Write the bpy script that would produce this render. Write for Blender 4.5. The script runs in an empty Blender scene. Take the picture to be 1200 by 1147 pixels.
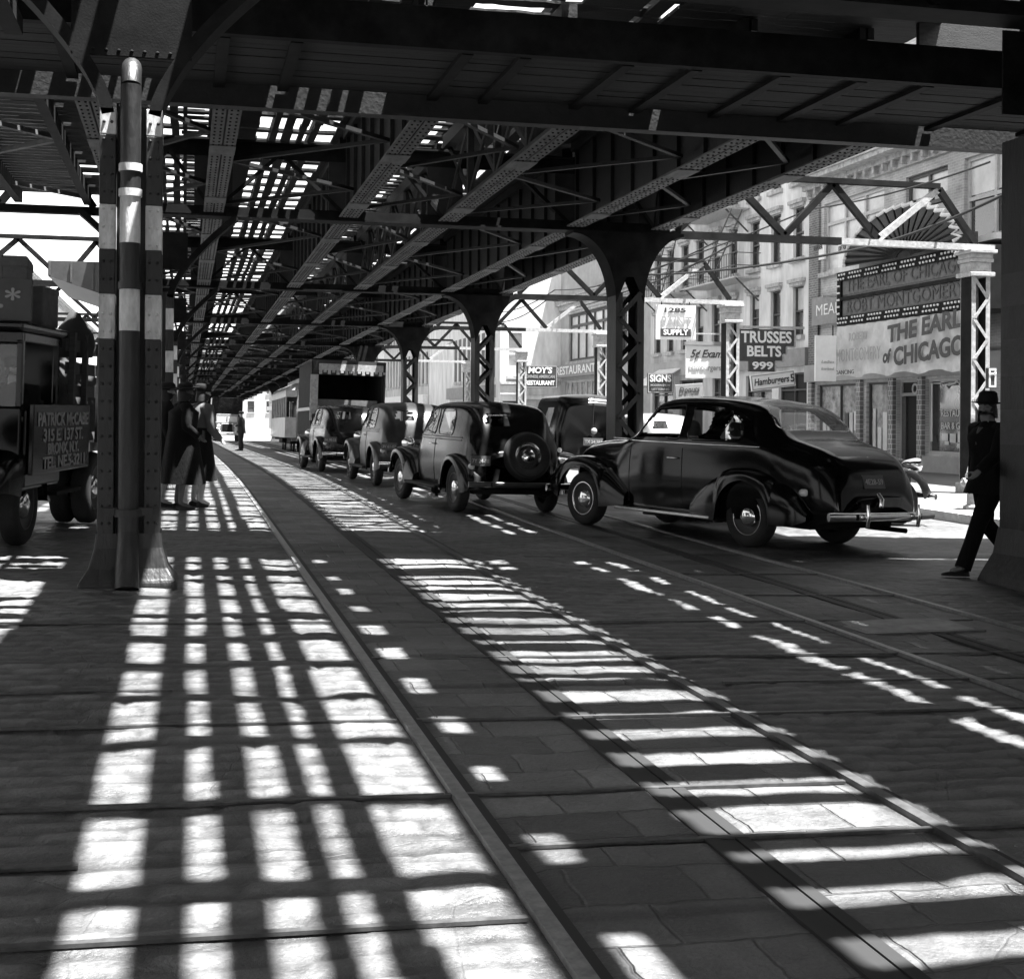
import bpy, math, random
from math import sin, cos, pi, radians
from mathutils import Vector, Matrix
random.seed(7)
S = bpy.context.scene
C = S.collection
# ------------------------------------------------------------------ camera model (street runs along +Y)
PSI, FPX, CX, HV, ROLL, CZ = radians(13.5), 1600., 600., 488., radians(0.4), 1.5
cp, sp = cos(PSI), sin(PSI)
def at(u, v, d):
    "point of the place seen at photo pixel u,v at depth d metres"
    a, b = u-CX, v-HV
    du, dv = a*cos(ROLL)+b*sin(ROLL), -a*sin(ROLL)+b*cos(ROLL)
    l = du*d/FPX
    return Vector((l*cp+d*sp, d*cp-l*sp, CZ-dv*d/FPX))
def zg(X, Y):
    Xc = min(max(X, -8), 11.8); t = Y-28
    dip = .0185*(t if t > 8 else (0 if t < -8 else (t+8)**2/32.))
    return .0094*min(Y, 110)-.026*Xc-dip
def gnd(X, Y, h=0): return Vector((X, Y, zg(X, Y)+h))
# ------------------------------------------------------------------ materials (the photograph is black and white)
def mat(name, v=.2, rough=.6, metal=0, var=0, scale=8, bump=0, bscale=30, coat=0, stretch=(1, 1, 1), spec=None, dirt=0):
    m = bpy.data.materials.new(name); m.use_nodes = True
    nt = m.node_tree; b = nt.nodes['Principled BSDF']
    b.inputs['Base Color'].default_value = (v, v, v, 1)
    b.inputs['Roughness'].default_value = rough; b.inputs['Metallic'].default_value = metal
    if coat: b.inputs['Coat Weight'].default_value = coat; b.inputs['Coat Roughness'].default_value = .04
    if spec is not None: b.inputs['Specular IOR Level'].default_value = spec
    if var or bump:
        tc = nt.nodes.new('ShaderNodeTexCoord'); mp = nt.nodes.new('ShaderNodeMapping')
        mp.inputs['Scale'].default_value = stretch
        nt.links.new(tc.outputs['Object'], mp.inputs[0])
    if var:
        n = nt.nodes.new('ShaderNodeTexNoise'); n.inputs['Scale'].default_value = scale
        n.inputs['Detail'].default_value = 8; n.inputs['Roughness'].default_value = .65
        nt.links.new(mp.outputs[0], n.inputs['Vector'])
        r = nt.nodes.new('ShaderNodeMapRange')
        r.inputs['From Min'].default_value = .3; r.inputs['From Max'].default_value = .7
        r.inputs['To Min'].default_value = v*(1-var); r.inputs['To Max'].default_value = v*(1+var)
        nt.links.new(n.outputs['Fac'], r.inputs['Value'])
        nt.links.new(r.outputs[0], b.inputs['Base Color'])
    if bump:
        n2 = nt.nodes.new('ShaderNodeTexNoise'); n2.inputs['Scale'].default_value = bscale
        n2.inputs['Detail'].default_value = 6
        nt.links.new(mp.outputs[0], n2.inputs['Vector'])
        bp = nt.nodes.new('ShaderNodeBump'); bp.inputs['Strength'].default_value = bump; bp.inputs['Distance'].default_value = .02
        nt.links.new(n2.outputs['Fac'], bp.inputs['Height']); nt.links.new(bp.outputs[0], b.inputs['Normal'])
    return m
def brick_mat(name, c1, c2, mortar, bw=.22, bh=.075, rough=.85, bump=.5, axis='XZ', ms=.01):
    m = bpy.data.materials.new(name); m.use_nodes = True
    nt = m.node_tree; b = nt.nodes['Principled BSDF']; b.inputs['Roughness'].default_value = rough
    tc = nt.nodes.new('ShaderNodeTexCoord')
    sx = nt.nodes.new('ShaderNodeSeparateXYZ'); cb = nt.nodes.new('ShaderNodeCombineXYZ')
    nt.links.new(tc.outputs['Object'], sx.inputs[0])
    nt.links.new(sx.outputs[axis[0]], cb.inputs['X']); nt.links.new(sx.outputs[axis[1]], cb.inputs['Y'])
    t = nt.nodes.new('ShaderNodeTexBrick'); t.inputs['Scale'].default_value = 1
    t.inputs['Brick Width'].default_value = bw; t.inputs['Row Height'].default_value = bh
    t.inputs['Mortar Size'].default_value = ms; t.inputs['Mortar Smooth'].default_value = .3
    for k, c in (('Color1', c1), ('Color2', c2), ('Mortar', mortar)): t.inputs[k].default_value = (c, c, c, 1)
    nt.links.new(cb.outputs[0], t.inputs['Vector'])
    n = nt.nodes.new('ShaderNodeTexNoise'); n.inputs['Scale'].default_value = 1.5; n.inputs['Detail'].default_value = 8
    nt.links.new(tc.outputs['Object'], n.inputs['Vector'])
    mx = nt.nodes.new('ShaderNodeMix'); mx.data_type = 'RGBA'; mx.blend_type = 'OVERLAY'; mx.inputs['Factor'].default_value = .7
    nt.links.new(t.outputs['Color'], mx.inputs['A']); nt.links.new(n.outputs['Fac'], mx.inputs['B'])
    nt.links.new(mx.outputs['Result'], b.inputs['Base Color'])
    bp = nt.nodes.new('ShaderNodeBump'); bp.inputs['Strength'].default_value = bump; bp.inputs['Distance'].default_value = .02; bp.invert = True
    nt.links.new(t.outputs['Fac'], bp.inputs['Height']); nt.links.new(bp.outputs[0], b.inputs['Normal'])
    return m
def glass_mat(name, tint=.85, refl=.09):
    m = bpy.data.materials.new(name); m.use_nodes = True
    nt = m.node_tree; out = nt.nodes['Material Output']; nt.nodes.remove(nt.nodes['Principled BSDF'])
    tr = nt.nodes.new('ShaderNodeBsdfTransparent'); tr.inputs[0].default_value = (tint, tint, tint, 1)
    gl = nt.nodes.new('ShaderNodeBsdfGlossy'); gl.inputs['Roughness'].default_value = .03
    lf = nt.nodes.new('ShaderNodeLayerWeight'); lf.inputs['Blend'].default_value = .5
    pw = nt.nodes.new('ShaderNodeMath'); pw.operation = 'POWER'; pw.inputs[1].default_value = 4
    lw = nt.nodes.new('ShaderNodeMath'); lw.operation = 'MULTIPLY_ADD'; lw.inputs[1].default_value = .6; lw.inputs[2].default_value = .04
    nt.links.new(lf.outputs['Facing'], pw.inputs[0]); nt.links.new(pw.outputs[0], lw.inputs[0])
    mx = nt.nodes.new('ShaderNodeMixShader')
    nt.links.new(lw.outputs[0], mx.inputs[0]); nt.links.new(tr.outputs[0], mx.inputs[1]); nt.links.new(gl.outputs[0], mx.inputs[2])
    nt.links.new(mx.outputs[0], out.inputs[0]); return m
M = dict(
 iron=mat('black_iron', .008, .75, 0, .9, 3, .08, 60, spec=.14), irond=mat('black_iron_web', .006, .7, 0, .8, 5, .3, 20, stretch=(1, 6, 1)),
 dusty=mat('dusty_flange', .085, .8, 0, .45, 5, .3, 40, stretch=(1, .4, 1)), rivet=mat('rivet_iron', .05, .6),
 timber=mat('creosote_timber', .02, .85, 0, .5, 5, .4, 20, stretch=(.3, 6, 1)),
 plank=mat('worn_plank', .017, .9, 0, .9, 4, .5, 12, stretch=(.25, 9, 1)),
 colblack=mat('column_black_paint', .010, .5, 0, .9, 7, .4, 30, stretch=(1, 1, .25)), colband=mat('faded_column_band', .05, .6, 0, .3, 9, .2, 40), colwhite=mat('column_white_band', .5, .6, 0, .5, 10, .3, 40, stretch=(1, 1, .3)),
 pale=mat('pale_iron', .36, .55, 0, .35, 12, .2, 40), steel=mat('worn_rail_steel', .34, .32, .6, .35, 20),
 slot=mat('slot_iron', .012, .6), strip=mat('iron_strip', .09, .4, .5, .4, 20),
 paint=mat('black_car_paint', .003, .13, 0, .5, 8, .03, 3, spec=.34), paint2=mat('dark_dusty_car_paint', .006, .2, 0, .7, 4, .04, 4, spec=.32),
 paint3=mat('grey_car_paint', .028, .3, 0, .5, 4, .05, 6, spec=.35), paintw=mat('pale_car_paint', .2, .3, coat=.4),
 chrome=mat('chrome', .75, .12, 1, .15, 10), rubber=mat('tyre_rubber', .012, .8, 0, .4, 10, .3, 60), rubberw=mat('dull_rim', .03, .5),
 lens=mat('headlight_lens', .7, .15, 0, coat=.5), lampr=mat('tail_lamp', .12, .2, coat=.5), cloth=mat('seat_cloth', .04, .9, 0, .3, 20),
 glass=glass_mat('window_glass', .9), dglass=glass_mat('dim_glass', .6), plate=mat('licence_plate', .10, .5), platel=mat('plate_letters', .5, .5),
 skin=mat('skin', .35, .55, 0, .08, 30), skind=mat('shaded_skin', .16, .55), coat=mat('black_overcoat', .004, .95, 0, .35, 14, .4, 60, stretch=(1, 1, .3), spec=.2),
 coat2=mat('dark_coat', .009, .95, 0, .3, 14, .4, 60, spec=.2), shirt=mat('light_blouse', .09, .9, 0, .1, 20), felt=mat('black_felt', .012, .9, spec=.2),
 hair=mat('dark_hair', .02, .7, 0, .4, 40), shoe=mat('shoe_leather', .015, .35), stocking=mat('stocking', .08, .7), uniform=mat('dark_overalls', .025, .9, 0, .3, 12),
 stucco=mat('white_wall', .62, .85, 0, .3, 1.6, .3, 15, stretch=(1, 1, .25)), stucco2=mat('cream_wall', .5, .85, 0, .35, 1.6, .3, 15, stretch=(1, 1, .25)), greywall=mat('grey_wall', .34, .85, 0, .2, 1.5, .3, 15),
 brick=brick_mat('dark_brick', .16, .10, .28), brickl=brick_mat('pale_brick', .42, .34, .5), tile=brick_mat('shop_tile', .18, .12, .5, .14, .14, .3, .3),
 stone=mat('stone_trim', .38, .8, 0, .45, 6, .3, 20), frame=mat('window_frame', .45, .6, 0, .15, 10), framed=mat('dark_window_frame', .06, .6, 0, .3, 10),
 pane=mat('window_pane', .05, .08, 0, .8, .6, coat=.5), panel=mat('pale_blind', .55, .35, 0, .35, .8, coat=.3), inside=mat('shop_interior', .02, .9), poster=mat('pale_display', .36, .25, 0, .75, 3, coat=.4),
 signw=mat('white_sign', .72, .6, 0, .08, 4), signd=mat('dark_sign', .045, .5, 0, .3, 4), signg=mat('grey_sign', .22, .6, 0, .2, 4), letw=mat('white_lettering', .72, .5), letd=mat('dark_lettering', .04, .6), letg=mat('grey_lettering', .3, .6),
 bulb=mat('frosted_bulb', .7, .3), banner=mat('banner_cloth', .5, .9, 0, .2, 3, .3, 8), wire=mat('cable', .01, .7), wood=mat('truck_wood', .03, .7, 0, .5, 6, .2, 30, stretch=(1, 1, 6)),
 hyd=mat('hydrant_paint', .30, .6, 0, .4, 12, .3, 30), sidewalk=None, kerb=mat('granite_kerb', .33, .8, 0, .3, 5, .4, 30),
 tram=mat('streetcar_paint', .22, .4, 0, .25, 3, coat=.2), tramd=mat('streetcar_dark_paint', .06, .4), canvas=mat('tarpaulin', .02, .9, 0, .4, 4, .4, 10), card=mat('carton', .12, .9, 0, .3, 6),
)
# ------------------------------------------------------------------ mesh builder
class MB:
    def __init__(s): s.v = []; s.f = []; s.m = []
    def add(s, vs, fs, mi=0, X=None):
        o = len(s.v)
        s.v += [tuple(X @ Vector(p)) for p in vs] if X is not None else [tuple(p) for p in vs]
        for f in fs: s.f.append(tuple(i+o for i in f)); s.m.append(mi)
        return s
    def box(s, x0, x1, y0, y1, z0, z1, mi=0, X=None):
        vs = [(x, y, z) for z in (z0, z1) for y in (y0, y1) for x in (x0, x1)]
        return s.add(vs, [(0, 2, 3, 1), (4, 5, 7, 6), (0, 1, 5, 4), (2, 6, 7, 3), (0, 4, 6, 2), (1, 3, 7, 5)], mi, X)
    def bar(s, p, q, w, h, mi=0, up=(0, 0, 1)):
        "rectangular bar from p to q, w across, h along up"
        p, q = Vector(p), Vector(q); d = (q-p).normalized(); up = Vector(up)
        if abs(d.dot(up)) > .98: up = Vector((0, 1, 0))
        a = d.cross(up).normalized(); b = a.cross(d)
        vs = [c+a*w/2*i+b*h/2*j for c in (p, q) for i, j in ((-1, -1), (1, -1), (1, 1), (-1, 1))]
        return s.add(vs, [(0, 1, 2, 3), (7, 6, 5, 4), (0, 4, 5, 1), (1, 5, 6, 2), (2, 6, 7, 3), (3, 7, 4, 0)], mi)
    def tube(s, pts, r, n=8, mi=0, caps=True):
        pts = [Vector(p) for p in pts]; rs = r if isinstance(r, (list, tuple)) else [r]*len(pts)
        o = len(s.v); prev = None
        for i, p in enumerate(pts):
            d = (pts[min(i+1, len(pts)-1)]-pts[max(i-1, 0)]).normalized()
            a = d.cross(Vector((0, 0, 1)) if abs(d.z) < .95 else Vector((0, 1, 0))).normalized() if prev is None else (prev-d*prev.dot(d)).normalized()
            prev = a; b = d.cross(a)
            for k in range(n): t = 2*pi*k/n; s.v.append(tuple(p+(a*cos(t)+b*sin(t))*rs[i]))
        for i in range(len(pts)-1):
            for k in range(n):
                s.f.append((o+i*n+k, o+i*n+(k+1) % n, o+(i+1)*n+(k+1) % n, o+(i+1)*n+k)); s.m.append(mi)
        if caps:
            s.f.append(tuple(o+k for k in reversed(range(n)))); s.m.append(mi)
            e = o+(len(pts)-1)*n; s.f.append(tuple(e+k for k in range(n))); s.m.append(mi)
        return s
    def lathe(s, prof, n=24, mi=0, X=None, arc=2*pi):
        "profile of (r, z) turned about z"
        o = len(s.v); full = abs(arc-2*pi) < 1e-6; nn = n if full else n+1
        for r, z in prof:
            for k in range(nn):
                p = Vector((r*cos(arc*k/n), r*sin(arc*k/n), z)); s.v.append(tuple(X @ p if X is not None else p))
        for i in range(len(prof)-1):
            for k in range(n):
                k2 = (k+1) % nn
                s.f.append((o+i*nn+k, o+i*nn+k2, o+(i+1)*nn+k2, o+(i+1)*nn+k)); s.m.append(mi)
        return s
    def prism(s, poly, t0, t1, mi=0, X=None):
        "poly of (x, z) extruded along y from t0 to t1"
        n = len(poly)
        vs = [(x, t0, z) for x, z in poly]+[(x, t1, z) for x, z in poly]
        fs = [tuple(range(n)), tuple(reversed(range(n, 2*n)))]+[(i, i+n, (i+1) % n+n, (i+1) % n) for i in range(n)]
        return s.add(vs, fs, mi, X)
    def grid(s, rows, mi=0, close=False):
        o = len(s.v); n = len(rows[0])
        for r in rows: s.v += [tuple(p) for p in r]
        for i in range(len(rows)-1):
            for k in range(n if close else n-1):
                s.f.append((o+i*n+k, o+i*n+(k+1) % n, o+(i+1)*n+(k+1) % n, o+(i+1)*n+k)); s.m.append(mi)
        return s
    def mesh(s, name, mats, smooth=0):
        me = bpy.data.meshes.new(name); me.from_pydata(s.v, [], s.f)
        for m in (mats if isinstance(mats, (list, tuple)) else [mats]): me.materials.append(m)
        me.polygons.foreach_set('material_index', s.m)
        me.update()
        if smooth:
            me.polygons.foreach_set('use_smooth', [True]*len(s.f))
            me.set_sharp_from_angle(angle=radians(smooth))
        return me
    def build(s, name, mats, parent=None, smooth=0, bevel=0, loc=None):
        return link(name, s.mesh(name, mats, smooth), parent, bevel, loc)
def link(name, me, parent=None, bevel=0, loc=None):
    o = bpy.data.objects.new(name, me); C.objects.link(o); o.parent = parent
    if loc is not None: o.location = loc
    if bevel:
        b = o.modifiers.new('bevel', 'BEVEL'); b.width = bevel; b.segments = 2; b.limit_method = 'ANGLE'
    return o
def thing(name, label, cat, loc=(0, 0, 0), rz=0, group=None):
    o = bpy.data.objects.new(name, None); C.objects.link(o); o.empty_display_size = .2
    o.location = loc; o.rotation_euler = (0, 0, rz); return tag(o, label, cat, group)
def tag(o, label, cat, group=None):
    o['label'] = label; o['category'] = cat
    if group: o['group'] = group
    return o
def structure(o): o['kind'] = 'structure'; return o
def stuff(o): o['kind'] = 'stuff'; return o
def settle(o, rz, X, Y):
    "stand a thing on the sloping road, turned rz"
    e = .5; n = Vector((-(zg(X+e, Y)-zg(X-e, Y)), -(zg(X, Y+e)-zg(X, Y-e)), 2*e)).normalized()
    f = Vector((-sin(rz), cos(rz), 0)); x = f.cross(n).normalized(); y = n.cross(x)
    R = Matrix((x, y, n)).transposed(); o.rotation_euler = R.to_euler(); o.location = gnd(X, Y)
def text_mesh(t, size, mat_, w=None, ext=.004, shear=0, bold=0):
    cu = bpy.data.curves.new('lettering', 'FONT'); cu.body = t; cu.size = size; cu.align_x = 'CENTER'; cu.align_y = 'CENTER'
    cu.extrude = ext; cu.shear = shear; cu.offset = bold; cu.resolution_u = 3
    o = bpy.data.objects.new('lettering', cu); C.objects.link(o)
    dg = bpy.context.evaluated_depsgraph_get(); me = bpy.data.meshes.new_from_object(o.evaluated_get(dg))
    bpy.data.objects.remove(o); me.materials.clear(); me.materials.append(mat_)
    xs = [v.co.x for v in me.vertices]
    if w and xs:
        k = w/(max(xs)-min(xs)); c0 = (max(xs)+min(xs))/2
        for v in me.vertices: v.co.x = (v.co.x-c0)*k
    return me
def letters(t, size, mat_, parent, x, y, z, w=None, R=None, shear=0, bold=0, name='lettering', curve=0):
    "writing facing local -y, centred at x, z"
    me = text_mesh(t, size, mat_, w, shear=shear, bold=bold)
    if curve:
        for v in me.vertices: v.co.y -= curve*v.co.x**2
    o = link(name, me, parent); Rm = Matrix.Rotation(pi/2, 4, 'X')
    o.matrix_local = Matrix.Translation((x, y, z)) @ (R or Matrix()) @ Rm
    return o
# ------------------------------------------------------------------ world, sun, camera
SUN = Vector((-.236, .13, -1)).normalized()          # travel direction of the light
w = bpy.data.worlds.new('World'); S.world = w; w.use_nodes = True
nt = w.node_tree; bg = nt.nodes['Background']
sky = nt.nodes.new('ShaderNodeTexSky'); sky.sky_type = 'NISHITA'; sky.sun_disc = False
sky.sun_elevation = math.asin(-SUN.z); sky.sun_rotation = math.atan2(-SUN.x, -SUN.y)
bwn = nt.nodes.new('ShaderNodeRGBToBW'); nt.links.new(sky.outputs[0], bwn.inputs[0]); nt.links.new(bwn.outputs[0], bg.inputs[0])
bg.inputs[1].default_value = .09
sl = bpy.data.lights.new('sun', 'SUN'); sl.energy = 5; sl.angle = radians(.53); sl.color = (1, 1, 1)
so = bpy.data.objects.new('sun', sl); C.objects.link(so); so.rotation_euler = SUN.to_track_quat('-Z', 'Y').to_euler()
so.location = (0, 0, 40)
cam = bpy.data.cameras.new('camera'); co = bpy.data.objects.new('camera', cam); C.objects.link(co)
cam.sensor_fit = 'HORIZONTAL'; cam.sensor_width = 36; cam.lens = 36*FPX/1200; cam.clip_end = 3000; cam.clip_start = .1
cam.shift_x = 0; cam.shift_y = (HV-573.5)/1200
co.matrix_world = Matrix.Translation((0, 0, CZ)) @ Matrix.Rotation(-PSI, 4, 'Z') @ Matrix.Rotation(pi/2, 4, 'X') @ Matrix.Rotation(ROLL, 4, 'Z')
S.camera = co
S.view_settings.view_transform = 'Standard'; S.view_settings.look = 'None'; S.view_settings.exposure = 2.8
S.cycles.max_bounces = 10; S.cycles.transparent_max_bounces = 12
# ------------------------------------------------------------------ roadway of worn stone blocks
import numpy as np
RAILS = (1.05, 2.75, 4.6, 6.13); SLOTS = (1.9, 5.37)
YOKES = [3.05, 3.92, 4.57, 5.22, 6.5, 7.28, 8.12, 9.5, 10.9, 12.4, 14.1, 16]
def lines(a):
    out = []
    for x0, x1, st in a: out += list(np.arange(x0, x1-1e-6, st))
    return np.array(out+[a[-1][1]])
gx = lines([(-400, -60, 40), (-60, -12, 4), (-12, -3.2, .4), (-3.2, 7.0, .045), (7.0, 10.5, .12), (10.5, 24, .5), (24, 60, 6), (60, 400, 40)])
gy = lines([(-60, -8, 4), (-8, 2.0, .5), (2.0, 10, .032), (10, 17, .05), (17, 26, .12), (26, 60, .5), (60, 140, 2), (140, 700, 40)])
GX, GY = np.meshgrid(gx, gy)
Z = np.vectorize(zg)(GX, GY)
rng = np.random.default_rng(3)
fade = np.clip((26-GY)/10, 0, 1)*np.clip((GY-1.5)/.6, 0, 1)*np.clip((10.5-GX)/1, 0, 1)*np.clip((GX+3.2)/.3, 0, 1)
def vnoise(x, y, seed):
    r = np.random.default_rng(seed).random((64, 64))
    xi, yi = np.floor(x).astype(int), np.floor(y).astype(int); fx, fy = x-xi, y-yi
    fx, fy = fx*fx*(3-2*fx), fy*fy*(3-2*fy)
    g = lambda a, b: r[a % 64, b % 64]
    return (g(xi, yi)*(1-fx)+g(xi+1, yi)*fx)*(1-fy)+(g(xi, yi+1)*(1-fx)+g(xi+1, yi+1)*fx)*fy
def blocks(bx, by, seed):
    wob = (vnoise(GX*1.3, GY*1.3, seed)-.5)*.07
    row = np.floor((GY+wob)/by).astype(int); off = (row*0.37 % 1)*bx
    q = (GX+off+wob*1.2)/bx; col = np.floor(q).astype(int)
    fx = np.abs(q-col-.5)*2; fy = np.abs((GY+wob)/by-row-.5)*2
    rr = np.random.default_rng(seed+1).random((97, 101)); rv = rr[row % 97, col % 101]
    gr = np.maximum(np.clip((fx-(1-.035*2/bx))/.035*bx/2*1.5, 0, 1), np.clip((fy-(1-.035*2/by))/.035*by/2*1.5, 0, 1))
    return rv, gr
rv, gr = blocks(.27, .15, 11)
rv2, gr2 = blocks(.9, .62, 21)
slab = np.zeros_like(GX)
for a, b in ((1.1, 2.7), (4.65, 6.08)): slab = np.maximum(slab, ((GX > a) & (GX < b)).astype(float))
rv = rv*(1-slab)+rv2*slab; gr = gr*(1-slab)+gr2*slab*.8
H = (rv-.5)*.009-gr*(1-slab)*.010+(vnoise(GX*2.1, GY*2.1, 5)-.5)*.024+(vnoise(GX*9, GY*9, 6)-.5)*.006+(vnoise(GX*25, GY*25, 16)-.5)*.003
near = np.zeros_like(GX)
for r in RAILS+SLOTS: near = np.maximum(near, np.clip(1.6-np.abs(GX-r)/.07, 0, 1))
for k, y in enumerate(YOKES): near = np.maximum(near, .9*np.clip(1.5-np.abs(GY-y-.006*(GX))/.03, 0, 1))
H = H*(1-near)-near*.010
Z += H*fade
tone = .092*(.72+.56*rv)*(1-.5*gr*(1-slab))*(.75+.5*vnoise(GX*.9, GY*.9, 8))
tone = tone*(1-near*.75)
tone = tone*fade+(1-fade)*.085*(.7+.6*vnoise(GX*.7, GY*.7, 12))
ny, nx = GX.shape
me = bpy.data.meshes.new('roadway')
co_ = np.stack([GX, GY, Z], -1).reshape(-1, 3)
idx = np.arange(nx*ny).reshape(ny, nx)
q = np.stack([idx[:-1, :-1], idx[:-1, 1:], idx[1:, 1:], idx[1:, :-1]], -1).reshape(-1, 4)
me.vertices.add(nx*ny); me.vertices.foreach_set('co', co_.ravel().astype(np.float32))
me.loops.add(q.size); me.loops.foreach_set('vertex_index', q.ravel().astype(np.int32))
me.polygons.add(len(q)); me.polygons.foreach_set('loop_start', np.arange(0, q.size, 4, dtype=np.int32))
me.polygons.foreach_set('use_smooth', np.ones(len(q), bool))
me.update(); me.validate()
for nm, arr in (('stone', tone), ('slab', np.maximum(slab, 0))):
    at_ = me.attributes.new(nm, 'FLOAT', 'POINT'); at_.data.foreach_set('value', arr.ravel().astype(np.float32))
rm = bpy.data.materials.new('stone_block_paving'); rm.use_nodes = True
nt = rm.node_tree; b = nt.nodes['Principled BSDF']
def nn(kind, **kw):
    n = nt.nodes.new('ShaderNode'+kind)
    for k_, v_ in kw.items():
        if k_ in ('operation', 'data_type', 'blend_type', 'invert', 'attribute_name'): setattr(n, k_, v_)
        else: n.inputs[k_.replace('_', ' ')].default_value = v_
    return n
def math_(op, x, y):
    n = nt.nodes.new('ShaderNodeMath'); n.operation = op
    for i, q_ in enumerate((x, y)):
        if isinstance(q_, (int, float)): n.inputs[i].default_value = q_
        else: nt.links.new(q_, n.inputs[i])
    return n.outputs[0]
def ramp(src, f0, f1, t0, t1):
    n = nt.nodes.new('ShaderNodeMapRange')
    for k_, v_ in (('From Min', f0), ('From Max', f1), ('To Min', t0), ('To Max', t1)): n.inputs[k_].default_value = v_
    nt.links.new(src, n.inputs['Value']); return n.outputs[0]
tc = nt.nodes.new('ShaderNodeTexCoord')
wn = nn('TexNoise', Scale=6., Detail=4.0); nt.links.new(tc.outputs['Object'], wn.inputs['Vector'])
wa = nt.nodes.new('ShaderNodeVectorMath'); wa.operation = 'MULTIPLY_ADD'; wa.inputs[1].default_value = (.05, .045, 0)
nt.links.new(wn.outputs['Color'], wa.inputs[0]); nt.links.new(tc.outputs['Object'], wa.inputs[2])
def bricks(bw_, rh, ms, seed):
    n = nt.nodes.new('ShaderNodeTexBrick'); n.inputs['Scale'].default_value = 1; n.inputs['Brick Width'].default_value = bw_; n.inputs['Row Height'].default_value = rh
    n.inputs['Mortar Size'].default_value = ms; n.inputs['Mortar Smooth'].default_value = 1; n.inputs['Bias'].default_value = -.1
    n.inputs['Color1'].default_value = (.6, .6, .6, 1); n.inputs['Color2'].default_value = (1.35, 1.35, 1.35, 1); n.inputs['Mortar'].default_value = (.78, .78, .78, 1)
    nt.links.new(wa.outputs[0], n.inputs['Vector']); return n
B1, B2 = bricks(.23, .13, .012, 0), bricks(.41, .31, .010, 1)
sa = nn('Attribute', attribute_name='slab'); an = nn('Attribute', attribute_name='stone')
mc = nt.nodes.new('ShaderNodeMix'); mc.data_type = 'RGBA'; nt.links.new(sa.outputs['Fac'], mc.inputs['Factor']); mc.inputs['A'].default_value = (1, 1, 1, 1); nt.links.new(B2.outputs['Color'], mc.inputs['B'])
mf = nt.nodes.new('ShaderNodeMix'); nt.links.new(sa.outputs['Fac'], mf.inputs['Factor']); mf.inputs['A'].default_value = 0; nt.links.new(B2.outputs['Fac'], mf.inputs['B'])
n1 = nn('TexNoise', Scale=60., Detail=8.); nt.links.new(tc.outputs['Object'], n1.inputs['Vector'])
n2 = nn('TexNoise', Scale=7., Detail=10., Roughness=.7); nt.links.new(tc.outputs['Object'], n2.inputs['Vector'])
n3 = nn('TexNoise', Scale=.8, Detail=6.); nt.links.new(tc.outputs['Object'], n3.inputs['Vector'])
vo = nt.nodes.new('ShaderNodeTexVoronoi'); vo.feature = 'DISTANCE_TO_EDGE'; vo.inputs['Scale'].default_value = 1.1; nt.links.new(wa.outputs[0], vo.inputs['Vector'])
crk = ramp(vo.outputs['Distance'], 0, .006, .8, 1)
v_ = math_('MULTIPLY', an.outputs['Fac'], mc.outputs['Result'])
v_ = math_('MULTIPLY', v_, ramp(n1.outputs['Fac'], .3, .7, .8, 1.2)); v_ = math_('MULTIPLY', v_, ramp(n2.outputs['Fac'], .3, .7, .6, 1.4)); v_ = math_('MULTIPLY', v_, crk)
nt.links.new(v_, b.inputs['Base Color'])
hh = math_('MULTIPLY', mf.outputs['Result'], -1.0); hh = math_('ADD', hh, math_('MULTIPLY', n2.outputs['Fac'], .9)); hh = math_('ADD', hh, math_('MULTIPLY', n1.outputs['Fac'], .25)); hh = math_('ADD', hh, math_('MULTIPLY', crk, .5))
bp = nt.nodes.new('ShaderNodeBump'); bp.inputs['Strength'].default_value = 1; bp.inputs['Distance'].default_value = .02
nt.links.new(hh, bp.inputs['Height']); nt.links.new(bp.outputs[0], b.inputs['Normal'])
nt.links.new(math_('ADD', ramp(n2.outputs['Fac'], .3, .7, .22, .5), ramp(n3.outputs['Fac'], .3, .7, 0, .25)), b.inputs['Roughness'])
b.inputs['Specular IOR Level'].default_value = .75
me.materials.append(rm)
structure(link('roadway', me))
# pavements and kerbs
def strip_along(mb, x0, x1, h0, h1, ys, mi=0):
    for a, c in zip(ys[:-1], ys[1:]):
        P = [(x, y, zg(x if abs(x) < 50 else 11.8, y)+h) for y in (a, c) for h in (h0, h1) for x in (x0, x1)]
        mb.add(P, [(0, 1, 5, 4), (2, 6, 7, 3), (0, 4, 6, 2), (1, 3, 7, 5), (0, 2, 3, 1), (4, 5, 7, 6)], mi)
ys = [-20, 0, 10, 20, 24, 28, 32, 36, 44, 60, 80, 110, 200, 400]
M['sidewalk'] = brick_mat('pavement_flags', .12, .1, .05, 1.5, 1.2, .8, .3, 'XY', .015)
m = MB(); strip_along(m, 12.0, 40, -.3, .15, ys); structure(m.build('pavement', M['sidewalk']))
m = MB(); strip_along(m, -40, -9.2, -.3, .15, ys); structure(m.build('pavement', M['sidewalk']))
m = MB(); ky = np.arange(-6, 120, 1.8)
for a in ky: strip_along(m, 11.82, 11.998, -.3, .153, [a, a+1.79])
structure(m.build('kerb', M['kerb']))
m = MB()
for a in ky: strip_along(m, -9.19, -9.0, -.3, .153, [a, a+1.79])
structure(m.build('kerb', M['kerb']))
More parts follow.
